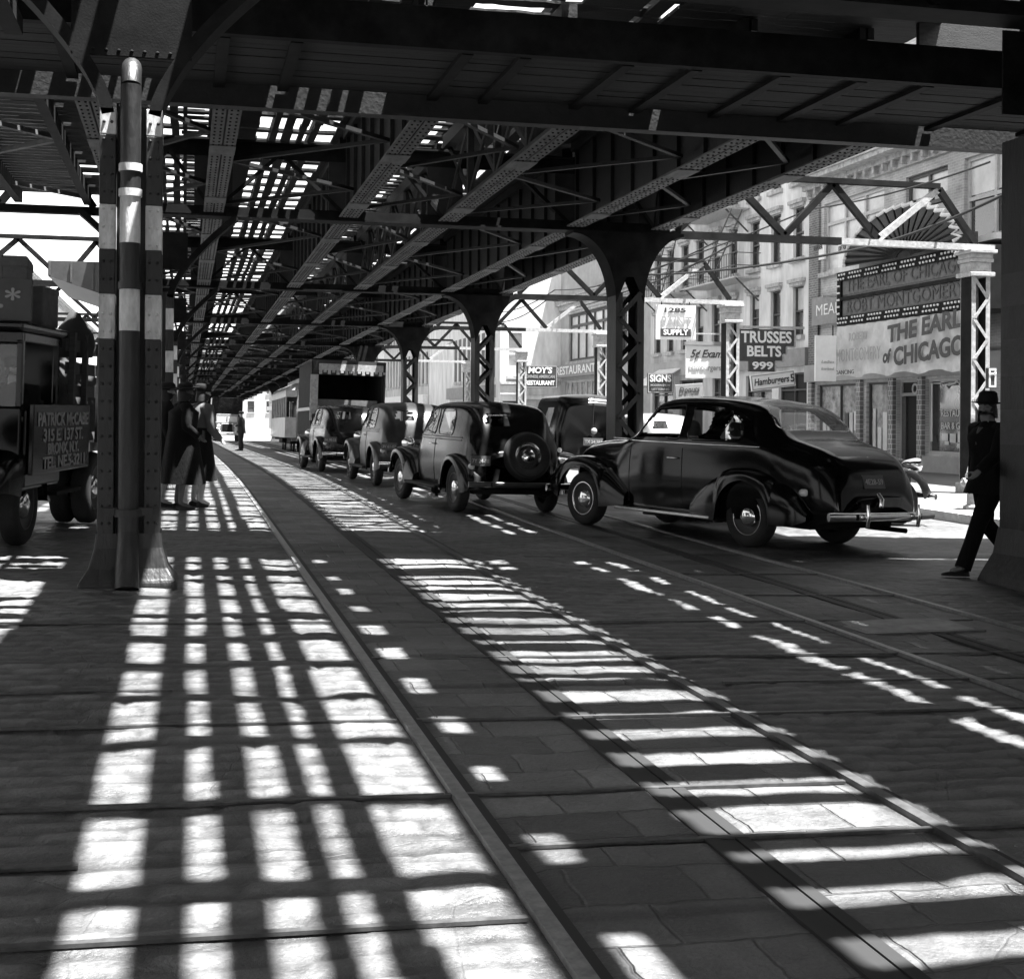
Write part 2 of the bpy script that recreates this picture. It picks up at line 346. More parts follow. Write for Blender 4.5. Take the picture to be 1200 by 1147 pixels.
# ------------------------------------------------------------------ streetcar tracks
ty = list(np.arange(-4, 30, 1.))+list(np.arange(30, 150, 4.))
def track(label, r0, sl_, r1, yk):
    t = thing('streetcar_track', label, 'streetcar track', gnd(sl_, 0), 0, 'streetcar tracks in the roadway')
    def strip(name, x, wd, h, mt):
        mb = MB(); strip_along(mb, x-wd/2, x+wd/2, -.06, h, ty)
        o = mb.build(name, mt, t); o.location = -Vector(t.location); return o
    for r in (r0, r1):
        strip('rail', r, .055, .016, M['strip'] if r == 2.75 else M['steel']); strip('rail_groove', r+.05, .04, .006, M['slot'])
    strip('slot_rail', sl_-.06, .06, .006, M['slot']); strip('conduit_slot', sl_, .05, .002, M['slot']); strip('slot_rail', sl_+.055, .05, .006, M['slot'])
    for k, (y, x0, x1) in enumerate(yk):
        mb = MB(); a, c = Vector(gnd(x0, y+.02*x0*.3, .002)), Vector(gnd(x1, y+.02*x1*.3, .002))
        mb.bar(a, c, .028, .012); o = mb.build('yoke_strip', M['strip'], t); o.location = -Vector(t.location)
    return t
track('nearer streetcar track with a bright worn rail running up the dappled roadway past the women', 1.05, 1.9, 2.75,
      [(3.05, -2, 1), (3.92, -2.4, 1.0), (4.57, -2.4, -.32), (4.57, 1.1, 4.2), (5.22, -2.6, 2.7), (6.5, -3, 1), (6.5, 1.1, 5.6), (7.28, -3.4, -.05), (8.12, 1.1, 2.7), (8.12, 2.8, 6), (9.5, -3.4, 1), (9.5, 2.8, 6)])
track('farther streetcar track of thin double lines passing under the wheels of the black sedan', 4.6, 5.37, 6.13, [(7.28, 3, 6.1), (10.9, 4.65, 6.1), (12.4, 4.65, 6.1)])
p = at(1060, 745, 10.2)
m = MB(); m.box(-.48, .48, -.32, .32, -.03, .012); m.box(-.42, .42, -.26, .26, .012, .016, 1)
o = m.build('access_plate', [M['strip'], M['kerb']]); o.location = gnd(p.x, p.y); tag(o, 'flat pale rectangular access plate set in the roadway between the rails', 'plate')
# ------------------------------------------------------------------ the elevated railway
GIR = (-1.05, .46, 2.75, 4.5, 6.85, 8.45); LATTICE = (2.75+99, 4.5, 8.45)
YB = [11.6+12.4*k for k in range(-2, 12)]
def zb(Y): return 5.12-.008*Y
DZ = 1.52                                              # underside of girder to underside of deck
def rivets(mb, x, z, y0, y1, st, mi, fx=0):
    y = y0
    while y < y1:
        mb.box(x-.012, x+.012, y-.012, y+.012, z-.012, z, mi); y += st
def girder_web(mb, L, y0=0, lattice=False, rr=None):
    if not lattice:
        mb.box(-.012, .012, y0, L, .02, 1.5)
        y = y0+.4
        while y < L-.2: mb.box(-.07, .07, y-.035, y+.035, .03, 1.45); y += 1.03
        mb.box(-.1, .1, y0, L, 1.35, 1.5)
    else:
        mb.box(-.1, .1, y0, L, 1.28, 1.5); mb.box(-.06, .06, y0, L, .02, .16)
        n = max(2, round((L-y0)/1.9)); st = (L-y0)/n
        for k in range(n):
            a = y0+k*st
            mb.bar((.02, a, .1), (.02, a+st, 1.35), .04, .09, up=(0, -1, 1)); mb.bar((-.02, a+st, .1), (-.02, a, 1.35), .04, .09, up=(0, 1, 1))
            mb.box(-.05, .05, a-.06, a+.06, .05, 1.4)
def flange_mesh(L, y0=0):
    mb = MB(); mb.box(-.165, -.012, y0+.0, L, 0, .022); mb.box(.012, .165, y0, L, 0, .022); mb.box(-.012, .012, y0, L, .012, .021, 1)
    for x in (-.12, -.05, .05, .12): rivets(mb, x, 0, y0+.1, L, .16 if y0 == 0 else .2, 1)
    a = y0+2.4
    while a < L-1: mb.box(-.168, .168, a-.28, a+.28, -.016, 0); a += 4.1
    return mb.mesh('flange', [M['dusty'], M['iron']])
L = 12.4; G = .28
def webmesh(L, y0, lat):
    mb = MB(); girder_web(mb, L, y0, lat); return mb.mesh('track_girder', M['irond'])
FL, FS = flange_mesh(L-G, G), flange_mesh(L-G, 4.3)
WEB = {(0, 0): webmesh(L-G, G, False), (0, 1): webmesh(L-G, G, True), (1, 0): webmesh(L-G, 4.3, False), (1, 1): webmesh(L-G, 4.3, True)}
def shallow():
    mb = MB(); mb.box(-.012, .012, G, L-G, 1.05, 1.5); mb.box(-.1, .1, G, L-G, 1.03, 1.05); mb.box(-.1, .1, G, L-G, 1.46, 1.5); return mb.mesh('track_girder', M['irond'])
SHAL = shallow()
# deck pieces, x from .. to
tieA = MB().box(.62, 2.58, -.11, .11, 0, .05).mesh('cross_tie', M['timber'])       # open ladder over the left track
tieL = MB().box(-1.7, .3, -.11, .11, 0, .05).mesh('cross_tie', M['timber'])
tieB = MB().box(3.3, 4.7, -.1, .1, 0, .03).mesh('cross_tie', M['timber'])
def ragged_tie(x0, x1, hw, th, seed):
    r = random.Random(seed); n = 14; mb = MB(); up = []; lo = []; a = c = 0
    for i in range(n+1):
        a = max(-.045, min(.045, a+r.uniform(-.03, .03))); c = max(-.045, min(.045, c+r.uniform(-.03, .03))); x = x0+(x1-x0)*i/n
        up.append((x, hw+a)); lo.append((x, -hw+c))
    mb.grid([[(x, y, z) for x, y, z in ((up[i][0], up[i][1], 0), (up[i][0], up[i][1], th), (lo[i][0], lo[i][1], th), (lo[i][0], lo[i][1], 0))] for i in range(n+1)], 0, True)
    return mb.mesh('cross_tie', M['timber'])
TB = [ragged_tie(3.2, 4.9, random.Random(s_).uniform(.07, .13), .03, s_) for s_ in range(8)]
TA = [ragged_tie(.62, 2.58, random.Random(s_).uniform(.09, .13), .05, s_+50) for s_ in range(5)]
tieC = MB().box(-.04, .47, -.1, .1, 0, .03).mesh('cross_tie', M['timber'])
def ragged(x0, x1, y0, y1, step, rnd, holes=0, mb=None, z=0, wob=.02):
    "boards laid side by side along the track, broken here and there"
    mb = mb or MB(); y = y0
    while y < y1:
        e = min(y+rnd.uniform(.7, 1.3)*step, y1)
        if rnd.random() >= holes: mb.box(x0+rnd.uniform(-wob, wob), x1+rnd.uniform(-wob, wob), y, e-.006, z, z+.045)
        y = e
    return mb
LAB = {-2: 'span behind the camera, darkest part of the black elevated railway deck', -1: 'black elevated railway span directly over the nearest paving, above the camera',
       0: 'span of the elevated railway over the black sedan, its dark walkway underneath', 1: 'first span with dusty girder flanges beyond the dark walkway of the elevated railway',
       2: 'second span with dusty girder flanges, over the small dark sedan with a spare wheel', 3: 'third flanged span of the elevated railway, over the open box truck'}
ORD = ['fourth', 'fifth', 'sixth', 'seventh', 'eighth', 'ninth', 'tenth', 'eleventh']
def brace_set(parent, y0, rnd, z=.16):
    for i in range(5):
        a, c = GIR[i]+.16, GIR[i+1]-.16
        mb = MB(); n = 4; st = (L-G-y0)/n
        for k in range(n):
            p, q = (a, c) if k % 2 == 0 else (c, a)
            mb.bar((p, y0+k*st, z), (q, y0+(k+1)*st, z), .07, .05)
        mb.build('lateral_brace', M['irond'], parent)
def far_span(k, label):
    "outlying span: deck, girders and cross girder only"
    Y0 = 11.6+12.4*k; t = thing('elevated_span', label, 'elevated railway', (0, Y0, zb(Y0)), 0, 'spans of the elevated railway')
    MB().box(-4 if k < 0 else -1.4, 8.8, 0, L-.01, DZ, DZ+.1).build('deck_planking', M['plank'], t)
    MB().box(-1.4, 8.8, -.05, .05, .1, 1.4).build('cross_girder', M['iron'], t)
    for g_ in GIR: MB().box(g_-.1, g_+.1, .06, L-.06, .1, DZ-.01).build('track_girder', M['irond'], t)
for k in (-6, -5, -4, -3): far_span(k, 'black elevated railway span behind the camera, number %d going back' % (-k-1))  # unseen railway carried on behind the camera to block sky light
for k in range(11, 20): far_span(k, 'span of the elevated railway at the dark far end, number %d from the lorry' % (k-10))
for k in range(-2, 11):
    Y0 = 11.6+12.4*k; near = k <= 0
    t = thing('elevated_span', LAB.get(k) or ORD[k-4]+' flanged span of the elevated railway, narrowing into the far distance', 'elevated railway', (0, Y0, zb(Y0)), 0, 'spans of the elevated railway')
    t.rotation_euler = (-.008, 0, 0)
    rnd = random.Random(100+k)
    # cross girder over the columns
    mb = MB(); lo = .28 if k <= 0 else -.05
    x0, x1 = -1.35, 8.75
    mb.box(x0, x1, -.02, .02, lo+.02, lo+.2); mb.box(x0, x1, -.2, .2, lo, lo+.03); mb.box(x0, x1, -.02, .02, 1.0, 1.26); mb.box(x0, x1, -.15, .15, 1.261, 1.29)
    nd = [-1.3]+[v for v in GIR]+[8.7]
    for i, (a, c) in enumerate(zip(nd[1:-1], nd[2:])):
        n = 2
        for j in range(n):
            p, q = a+(c-a)*j/n, a+(c-a)*(j+1)/n
            if j % 2: p, q = q, p
            mb.bar((p, 0, lo+.1), (q, 0, 1.1), .06, .14, up=(0, 1, 0))
    mb.build('cross_girder', M['iron'], t)
    if k > 0:
        for i, gxp in enumerate(GIR): MB().box(gxp-.32, gxp+.32, -.045, .045, lo+.2, 1.0).build('gusset_plate', M['irond'], t)
    for i, gxp in enumerate(GIR):
        if k < 0 and i in (1, 2): continue
        if k < 0: o = link('track_girder', SHAL, t, 0, (gxp, 0, 0)); continue
        lat = 1 if i == 3 else 0
        o = link('track_girder', WEB[(1 if k == 0 else 0, lat)], t, 0, (gxp, 0, 0))
        link('flange', FS if k == 0 else FL, o)
    if k == 0: brace_set(t, 4.4, rnd)
    elif 0 < k < 6: brace_set(t, G, rnd)
    # deck
    D = DZ
    if k <= 3:
        y = .45
        while y < L:
            link('cross_tie', TA[rnd.randrange(5)], t, 0, (0, y, D+.06)); y += .93
        y = .6
        while y < L:
            if not (k == -1 and y > 10.6): link('cross_tie', tieL, t, 0, (0, y, D+.06))
            y += .93
        y = .2
        while y < L-.1:
            if k < 3 and not (k == -1 and y > 10.9): link('cross_tie', tieC, t, 0, (rnd.uniform(-.05, .05), y+.1, D+.004))
            o = link('cross_tie', TB[rnd.randrange(8)], t, 0, (rnd.uniform(-.05, .05), y, D)); o.rotation_euler = (0, 0, rnd.uniform(-.025, .025)); y += .43
    else:
        mb = MB(); y = .45
        while y < L: mb.box(.62, 2.58, y-.08, y+.08, D+.06, D+.08); mb.box(-1.7, .3, y+.05, y+.2, D+.06, D+.08); y += .93
        y = .2
        while y < L-.1: mb.box(3.3, 4.7, y-.07, y+.07, D, D+.015); mb.box(-.04, .47, y-.07, y+.07, D, D+.015); y += .43
        stuff(mb.build('cross_tie', M['timber'], t))
    for a, c in ((1.44, 1.56), (1.665, 1.81), (1.925, 2.04), (2.135, 2.265), (-1.05, -.93), (-.78, -.66), (-.5, -.4), (-.25, -.12)):
        ragged(a, c, 0, L, 3.1, rnd, 0, None, D).build('guard_timber', M['timber'], t)
    mb = MB()
    ragged(.45, 1.22, 0, L, 1.1, rnd, 0, mb, D); ragged(2.54, 2.74, 0, L, 2, rnd, 0, mb, D)
    y = 0
    while y < L: mb.box(2.73, 2.87, y, y+rnd.uniform(.5, .72), D, D+.05); y += .93
    ragged(2.86, 3.4, 0, L, .4, rnd, .02, mb, D, .02); ragged(4.68, 5.45 if k < 1 else 5.4, 0, L, .7, rnd, 0, mb, D, .03)
    ragged(5.545 if k < 1 else 5.56, 5.79 if k < 1 else 5.76, 0, L, 1.7, rnd, 0, mb, D, .03); [ragged(a_, c_, 0, L, .34, rnd, .03 if k <= 0 else .02, mb, D, .01) for a_, c_ in ((5.865 if k < 1 else 5.9, 6.5), (6.5, 7.3), (7.3, 8.0), (8.0, 9.3 if k <= 0 else 8.75))]
    y = rnd.uniform(0, 1)
    while y < L: mb.box(5.4, 5.6, y, y+rnd.uniform(.1, .45), D+.05, D+.1); mb.box(5.75, 5.93, y+.5, y+.5+rnd.uniform(.1, .5), D+.05, D+.1); y += rnd.uniform(.7, 1.8)
    ragged(-1.42, -1.25, 0, L, 2, rnd, 0, mb, D); mb.box(-.05, .02, 0, 10 if k == -1 else L, D, D+.045)
    if k <= 0: ragged(-4.2, -1.42, 0, L if k < 0 else 4, .8, rnd, .02, mb, D)
    if k == 0: mb.box(-1.3, 6, 1.0, 1.8, D-.01, D-.002)  # sheet added to block sun stripes on the walkway's edge beam
    mb.build('deck_planking', M['plank'], t)
    for x in (1.5, 2.2, 4.5, 5.67, 7.2, 8.2, -1.0, -.19):
        MB().box(x-.035, x+.035, 0, L-.01, D+.11, D+.24).build('running_rail', M['iron'], t)
# ---- low walkway under the tracks and the platforms on either hand
wy0, wy1 = 13.4, 15.6; wz = 5.15
t = thing('station_walkway', 'low planked walkway crossing under the tracks of the elevated railway, dark joists below', 'walkway', (3, (wy0+wy1)/2, wz))
off = Vector(t.location); X_ = Matrix.Translation(-off)
rnd = random.Random(5); mb = MB(); y = wy0+.1
while y < wy1-.1: e = min(y+rnd.uniform(.12, .18), wy1-.1); mb.box(-4.2, 15.5, y, e-.004, wz+.03+rnd.uniform(0, .012), wz+.09, 0, X_); y = e
mb.build('floor_planking', M['plank'], t)
MB().box(-4.2, 15.5, wy0-.06, wy0+.06, wz-.01, wz+.4, 0, X_).build('edge_beam', M['iron'], t)
MB().box(-4.2, 16.5, wy1-.06, wy1+.14, 4.94, 5.24, 0, X_).build('edge_beam', M['irond'], t); MB().box(9.0, 16.5, wy1-.02, wy1+.06, 5.245, 7.2, 0, X_).build('parapet', M['wood'], t)
for x in (-2.6, -1.2, .35, 1.05, 2.75, 3.35, 4.45, 5.2, 6.2, 7.1, 7.9, 9.1, 10.4, 12): MB().box(x-.06, x+.06, wy0+.07, wy1-.07, wz-.02, wz+.028, 0, X_).build('joist', M['iron'], t)
for lab, xa, xb in (('dark station platform of the elevated railway, overhead on the right by the nearest right column', 8.9, 16.5), ('dark station platform of the elevated railway, overhead on the left above the painted column', -9.5, -1.5)):
    t = thing('station_platform', lab, 'platform', ((xa+xb)/2, 3, 5.2), 0, 'station platforms of the elevated railway')
    X_ = Matrix.Translation(-Vector(t.location)); mb = MB(); y = -12.
    while y < wy0-.1: e = y+rnd.uniform(.14, .2); mb.box(xa, xb, y, min(e-.004, wy0-.1), 5.14, 5.2, 0, X_); y = e
    mb.build('platform_floor', M['plank'], t)
    for x in np.arange(xa+.15, xb, 1.3): MB().box(x-.08, x+.08, -12, wy0-.1, 4.98, 5.135, 0, X_).build('joist', M['iron'], t)
    MB().box(*((8.9, 8.98) if xa > 0 else (-1.6, -1.52)), -12, wy0-.1, 5.21, 7.4, 0, X_).build('platform_fence', M['wood'], t)
    if xa > 0:
        mb = MB(); y = wy0+.1
        while y < wy1-.1: e = y+rnd.uniform(.14, .2); mb.box(15.5, xb, y, min(e-.004, wy1-.1), 5.14, 5.2, 0, X_); y = e
        mb.build('platform_extension', M['plank'], t)
# slatted side walkway hanging left of the tracks
t = thing('side_walkway', 'slatted side walkway hanging at the upper left of the elevated railway beside the painted column', 'walkway', (-2.6, 20, 5.2))
mb = MB(); y = -4.2
while y < 4: mb.box(-2.6, 1.0, y, y+.185, 0, .05); rnd.random() < .25 or mb.box(1.005, 1.36, y, y+.21, 0, .05); y += .22
mb.build('slat', M['plank'], t); stuff(t.children[0])
for x in (-1.1, -.1, 1): MB().box(x-.06, x+.06, -4.25, 4, -.2, -.004).build('joist', M['iron'], t)
mb = MB()
for a, c in (((-1.1, -3.6, -.1), (1, -1.2, -.1)), ((1, -1.2, -.1), (-1.1, 1.4, -.1)), ((-1.1, 1.4, -.1), (1, 3.8, -.1))): mb.bar(a, c, .08, .06)
mb.build('diagonal_brace', M['dusty'], t)
# ------------------------------------------------------------------ columns
def bracket_poly(side, r, zt, w0, drop):
    "solid curved knee between column face and girder, side = -1 / +1"
    P = [(side*w0*.25, zt), (side*(w0+r), zt)]
    for i in range(15):
        a = pi/2*i/14; P.append((side*(w0+r*(1-sin(a))), zt-.05-drop*(1-cos(a))))
    P.append((side*w0*.25, zt-.05-drop*.62)); return P
def lattice_column(label, X, Y, zt, painted=False):
    g = zg(X, Y); t = thing('elevated_column', label, 'column', (X, Y, g), 0, 'columns of the elevated railway')
    h = zt-g; W, Dp = .27, .27
    M2 = [M['colblack'], M['colband']]
    bands = [(1.5, 0)] if not painted else [(1.36, 0), (1.7, 1), (2.02, 0), (2.38, 1), (2.7, 0), (3.02, 1)]
    for s in (-1, 1):
        mb = MB(); z0 = .5
        for zt_, mi in bands+[(h-1.1, 0)]:
            mb.box(s*W-.012*s, s*W, -Dp, Dp, z0, zt_, mi)                 # channel web facing sideways
            for q in (-1, 1): mb.box(min(s*(W-.013), s*(W-.13)), max(s*(W-.013), s*(W-.13)), q*Dp-.012*(q > 0), q*Dp+.012*(q < 0), z0, zt_, mi)
            z0 = zt_
        mb.build('column_leg', M2, t)
    for q in (-1, 1):
        mb = MB(); n = max(4, round((h-1.75)/.46)); st = (h-1.65)/n; y = q*(Dp+.008)
        for i in range(n):
            a, c = .55+i*st, .55+(i+1)*st
            p = (-W+.06, W-.06) if i % 2 == 0 else (W-.06, -W+.06)
            mb.bar((p[0], y, a), (p[1], y, c), .012, .085, up=(p[0]-p[1], 0, 0) if False else (0, 0, 1))
        mb.build('lacing', M['colblack'], t)
    mb = MB()
    zt_l = h
    for s in () if painted else (-1, 1):
        mb.prism(bracket_poly(s, .82, zt_l, W, 1.25), -Dp-.01, -Dp+.012); mb.prism(bracket_poly(s, .82, zt_l, W, 1.25), Dp-.012, Dp+.01)
        P = bracket_poly(s, .82, zt_l, W, 1.25)[1:16]
        mb.grid([[(x, y, z) for x, z in P] for y in (-Dp-.01, Dp+.01)])
    mb.box(-W, W, -Dp-.012, -Dp+.01, h-.82, h); mb.box(-W, W, Dp-.01, Dp+.012, h-.82, h)
    mb.build('bracket', M['iron'], t)
    mb = MB(); rows = []
    for z, e in ((-.1, .44), (.04, .42), (.1, .40), (.3, .32), (.55, .285)):
        rows.append([(-e, -e, z), (e, -e, z), (e, e, z), (-e, e, z)])
    mb.grid(rows, 0, True); mb.build('base', M['colblack'], t, bevel=.02)
    return t
RL_ = {0: 'dark column at the right edge with faint grey bands, the walking man beside it', 1: 'black latticed column with curved brackets rising behind the black sedan', 2: 'black latticed column rising behind the small sedan with the spare wheel',
       3: 'black latticed column rising behind the grey sedan, next to the box truck', 4: 'fifth column from the camera in the right row, behind the box truck', 5: 'sixth column in the right row of the elevated railway', 6: 'seventh column in the right row of the elevated railway', 7: 'eighth column in the right row of the elevated railway', 8: 'ninth column in the right row, by the far lorry', 9: 'tenth and farthest column in the right row'}
for k in range(0, 10):
    Y = 11.6+12.4*k
    lattice_column(RL_[k], 8.03 if k == 0 else 7.9, Y, zb(Y)+(.28 if k == 0 else -.05), k == 0)
# left row: twin channels with a drain pipe, banded black and white
def channel_column(label, X, Y, zt, k):
    g = zg(X, Y); t = thing('elevated_column', label, 'column', (X, Y, g), 0, 'columns of the elevated railway'); h = zt-g
    bands = [(1.98, 0), (2.34, 1), (2.70, 0), (3.06, 1), (3.62, 0), (h-1.35, 1)] if k == 0 else [(1.98, 0), (2.34, 1), (2.70, 0), (3.06, 1), (h-1.35, 0)]
    for s in (-1, 1):
        mb = MB(); z0 = .3; a, c = sorted((s*.115, s*.245))
        for z1, mi in bands: mb.box(a, c, -.2, .2, z0, z1, mi); z0 = z1
        mb.build('column_leg', [M['colblack'], M['colwhite']], t, bevel=.008)
        o = None
    MB().box(-.114, .114, -.02, .02, .3, h-1.3).build('column_web', M['colblack'], t)
    mb = MB()
    for s in (-1, 1):
        pts = []
        for i in range(13):
            a = i/12; pts.append((s*(.18+1.1*a**1.5), 0, h-1.4+1.4*a))
        rows = []
        for i, q in enumerate(pts):
            d = Vector(pts[min(i+1, 12)])-Vector(pts[max(i-1, 0)]); d.normalize(); nx, nz = d.z*.05, -d.x*.05
            rows.append([(q[0]-nx, -.2, q[2]-nz), (q[0]+nx, -.2, q[2]+nz), (q[0]+nx, .2, q[2]+nz), (q[0]-nx, .2, q[2]-nz)])
        mb.grid(rows, 0, True)
    mb.build('bracket', M['iron'], t)
    mb = MB().box(-.47, .47, -.17, -.14, h-.93, h-.3); mb.box(-.47, .47, -.185, -.171, h-.93, h-.85); mb.build('bracket_plate', M['iron'], t)
    if k == 0:
        mb = MB()
        for x in range(-4, 5): mb.lathe([(.002, .014), (.012, .01), (.016, 0)], 6, 0, Matrix.Translation((x*.1, -.185, h-.89)) @ Matrix.Rotation(pi/2, 4, 'X'))
        stuff(mb.build('plate_rivet', M['iron'], t))
    if k == 0:
        mb = MB(); z = .5
        while z < h-1.4:
            for s in (-1, 1):
                for x in (.15, .21): mb.lathe([(.002, .012), (.01, .009), (.014, 0)], 6, 0 if not (1.98 < z < 2.34 or 2.7 < z < 3.06) else 1, Matrix.Translation((s*x, -.2, z)) @ Matrix.Rotation(pi/2, 4, 'X'))
            z += .14
        stuff(mb.build('rivet', [M['colblack'], M['colwhite']], t))
        mb = MB(); y = -.29; z0 = .42
        for z1, mi in ((.5, 0), (2.04, 0), (2.39, 1), (2.42, 0), (2.74, 0), (3.12, 1), (3.15, 0), (4.0, 0)):
            mb.tube([(0, y, z0), (0, y, z1)], .08, 14, mi, False); z0 = z1
        mb.tube([(0, y, 4.0), (0, y+.03, 4.1), (0, y+.12, 4.17), (0, y+.28, 4.19)], .08, 14, 0)
        mb.tube([(0, y, .44), (0, y-.02, .32), (0, y-.1, .18), (0, y-.16, .0)], [.08, .085, .09, .095], 14, 0)
        for z in (2.4, 3.14, 3.34): mb.tube([(0, y, z-.03), (0, y, z+.03)], .092, 14, 1 if z != 2.4 else 0)
        mb.tube([(0, y, .56), (0, y, .62)], .11, 14); mb.box(-.19, .19, y-.03, y+.05, .57, .63)
        mb.build('drain_pipe', [M['colblack'], M['colwhite']], t, smooth=40)
    mb = MB(); rows = []
    for z, e in ((-.08, .39), (.03, .385), (.06, .36), (.14, .31), (.3, .265), (.42, .255)): rows.append([(-e, -e*.85, z), (e, -e*.85, z), (e, e*.85, z), (-e, e*.85, z)])
    mb.grid(rows, 0, True); mb.build('base', M['colblack'], t, bevel=.02)
for k in range(0, 8):
    Y = 11.6+12.4*k
    channel_column('nearest left column of the elevated railway, banded black and white, with a drain pipe down its front' if k == 0 else 'column hidden behind the banded one, number %s of the left row' % ['two', 'three', 'four', 'five', 'six', 'seven', 'eight'][k-1], -.43, Y, zb(Y)+(.28 if k == 0 else -.05), k)
# ------------------------------------------------------------------ side trusses and pavement posts
def truss(label, X0, X1, Y, nodes_lo, nodes_hi, zlo, zhi, palefrom):
    s = 1 if X1 > X0 else -1
    t = thing('bracing_truss', label, 'truss', (X0, Y, zlo), 0, 'trusses bracing the elevated railway to the pavement')
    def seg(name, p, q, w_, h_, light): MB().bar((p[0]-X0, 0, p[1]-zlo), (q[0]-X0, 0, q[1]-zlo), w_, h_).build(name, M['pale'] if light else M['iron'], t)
    li = lambda x: abs(x) >= palefrom
    seg('lower_chord', (X0, zlo), (s*palefrom, zlo), .18, .13, False); seg('lower_chord', (s*palefrom, zlo), (X1, zlo-.02), .16, .12, True)  # outer part of the lower chord set paler
    seg('upper_chord', (X0, zhi), (nodes_hi[-1], zhi), .16, .1, False)
    pts = []
    for i in range(max(len(nodes_lo), len(nodes_hi))):
        if i < len(nodes_lo): pts.append((nodes_lo[i], zlo+.07))
        if i < len(nodes_hi): pts.append((nodes_hi[i], zhi-.05))
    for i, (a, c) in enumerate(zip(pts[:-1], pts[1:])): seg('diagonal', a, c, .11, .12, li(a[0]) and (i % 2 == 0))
    return t
def post(label, X, Y, zt):
    g = zg(min(X, 11.8), Y)+(.15 if X > 0 else .15); h = zt-g
    t = thing('pavement_post', label, 'post', (X, Y, g), 0, 'latticed pavement posts'); W = .2
    for s in (-1, 1):
        a, c = sorted((s*W, s*(W-.09)))
        mb = MB(); mb.box(a, c, -W, -W+.012, .2, h-.55); mb.box(s*W-.012*(s > 0), s*W+.012*(s < 0), -W+.013, W-.013, .2, h-.55, 1); mb.box(a, c, W-.012, W, .2, h-.55)
        mb.build('post_leg', [M['pale'], M['iron']], t)  # side webs in dark iron: shade of the side faces put into colour
    for q in (-1, 1):
        mb = MB(); n = 10; st = (h-.8)/n
        for i in range(n):
            p = (-W+.05, W-.05) if i % 2 == 0 else (W-.05, -W+.05)
            mb.bar((p[0], q*(W+.006), .22+i*st), (p[1], q*(W+.006), .22+(i+1)*st), .01, .06)
        mb.build('lacing', M['pale'], t)
    mb = MB()
    for z0, z1, e in ((h-.55, h-.47, .27), (h-.469, h-.27, .215), (h-.269, h-.2, .25), (h-.199, h-.1, .24), (h-.099, h-.03, .3)): mb.box(-e, e, -e, e, z0, z1)
    mb.build('capital', M['pale'], t, bevel=.012)
    MB().box(-.26, .26, -.26, .26, -.05, .2).build('base', M['pale'], t, bevel=.02)
for k in range(1, 6):
    Y = 11.6+12.4*k; z = zb(Y)-.03
    nm = ['first', 'second', 'third', 'fourth', 'fifth'][k-1]
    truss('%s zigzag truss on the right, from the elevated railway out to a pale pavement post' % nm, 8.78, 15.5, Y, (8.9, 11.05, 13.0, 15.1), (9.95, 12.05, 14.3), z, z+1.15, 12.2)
    truss('%s zigzag truss on the left side of the elevated railway' % nm, -1.4, -8.1, Y, (-1.5, -3.0, -5.2, -7.4), (-2.2, -4.1, -6.3), z, z+1.15, 30)
    post(['pale latticed post with a capital beside the theatre marquee', 'pale latticed post with a capital between the eye test sign and the truss shop sign', 'third pale latticed post down the right pavement', 'fourth pale latticed post down the right pavement', 'fifth pale latticed post down the right pavement'][k-1], 15.12, Y, z-.05)
    mb = MB().bar((0, 0, 0), (0, 0, 1), .1, .1)
# hanging cables
def cable(label, pts, r=.022, sag=.3):
    P = [Vector(p) for p in pts]; mb = MB(); out = []
    for a, c in zip(P[:-1], P[1:]):
        for i in range(12): f = i/12; out.append(a.lerp(c, f)-Vector((0, 0, sag*4*f*(1-f))))
    out.append(P[-1]); mb.tube(out, r, 6); tag(mb.build('cable', M['wire']), label, 'cable', 'cables along the right of the elevated railway')
cable('thick black cable looping from the right edge past the theatre marquee to the trusses', [at(1215, 208, 24), at(1015, 290, 29), at(760, 322, 38)], .03, .12)
cable('thinner cable above the thick one, running close under the outer girder', [at(1160, 190, 22), at(950, 245, 30), at(700, 335, 42)], .018, .1)
cable('thin cable drooping across the white end wall', [at(860, 285, 36), at(640, 352, 52), at(560, 372, 70)], .025, .5)
cable('second thin cable across the white end wall, just over the lower one', [at(860, 272, 36), at(650, 340, 52), at(560, 364, 70)], .022, .4)
# ------------------------------------------------------------------ vehicles
def cr(P, t):
    "Catmull-Rom through key rows (key, values...) at key t"
    ks = [p[0] for p in P]; i = max(0, min(len(P)-2, sum(1 for k_ in ks[1:-1] if k_ <= t)))
    p1, p2 = P[i], P[i+1]; p0 = P[i-1] if i else p1; p3 = P[i+2] if i+2 < len(P) else p2
    h = p2[0]-p1[0]; s_ = (t-p1[0])/h; out = []
    for j in range(1, len(p1)):
        m1 = (p2[j]-p0[j])/(p2[0]-p0[0])*h if i else (p2[j]-p1[j]); m2 = (p3[j]-p1[j])/(p3[0]-p1[0])*h if i+2 < len(P) else (p2[j]-p1[j])
        d = p2[j]-p1[j]                                   # monotone limiter
        if d == 0: m1 = m2 = 0
        else:
            if m1/d < 0: m1 = 0
            if m2/d < 0: m2 = 0
            m1 = max(-3*abs(d), min(3*abs(d), m1)); m2 = max(-3*abs(d), min(3*abs(d), m2))
        s2, s3 = s_*s_, s_**3
        out.append((2*s3-3*s2+1)*p1[j]+(s3-2*s2+s_)*m1+(3*s2-2*s3)*p2[j]+(s3-s2)*m2)
    return out
def inpoly(x, y, P):
    c = False; j = len(P)-1
    for i in range(len(P)):
        if (P[i][1] > y) != (P[j][1] > y) and x < (P[j][0]-P[i][0])*(y-P[i][1])/(P[j][1]-P[i][1])+P[i][0]: c = not c
        j = i
    return c
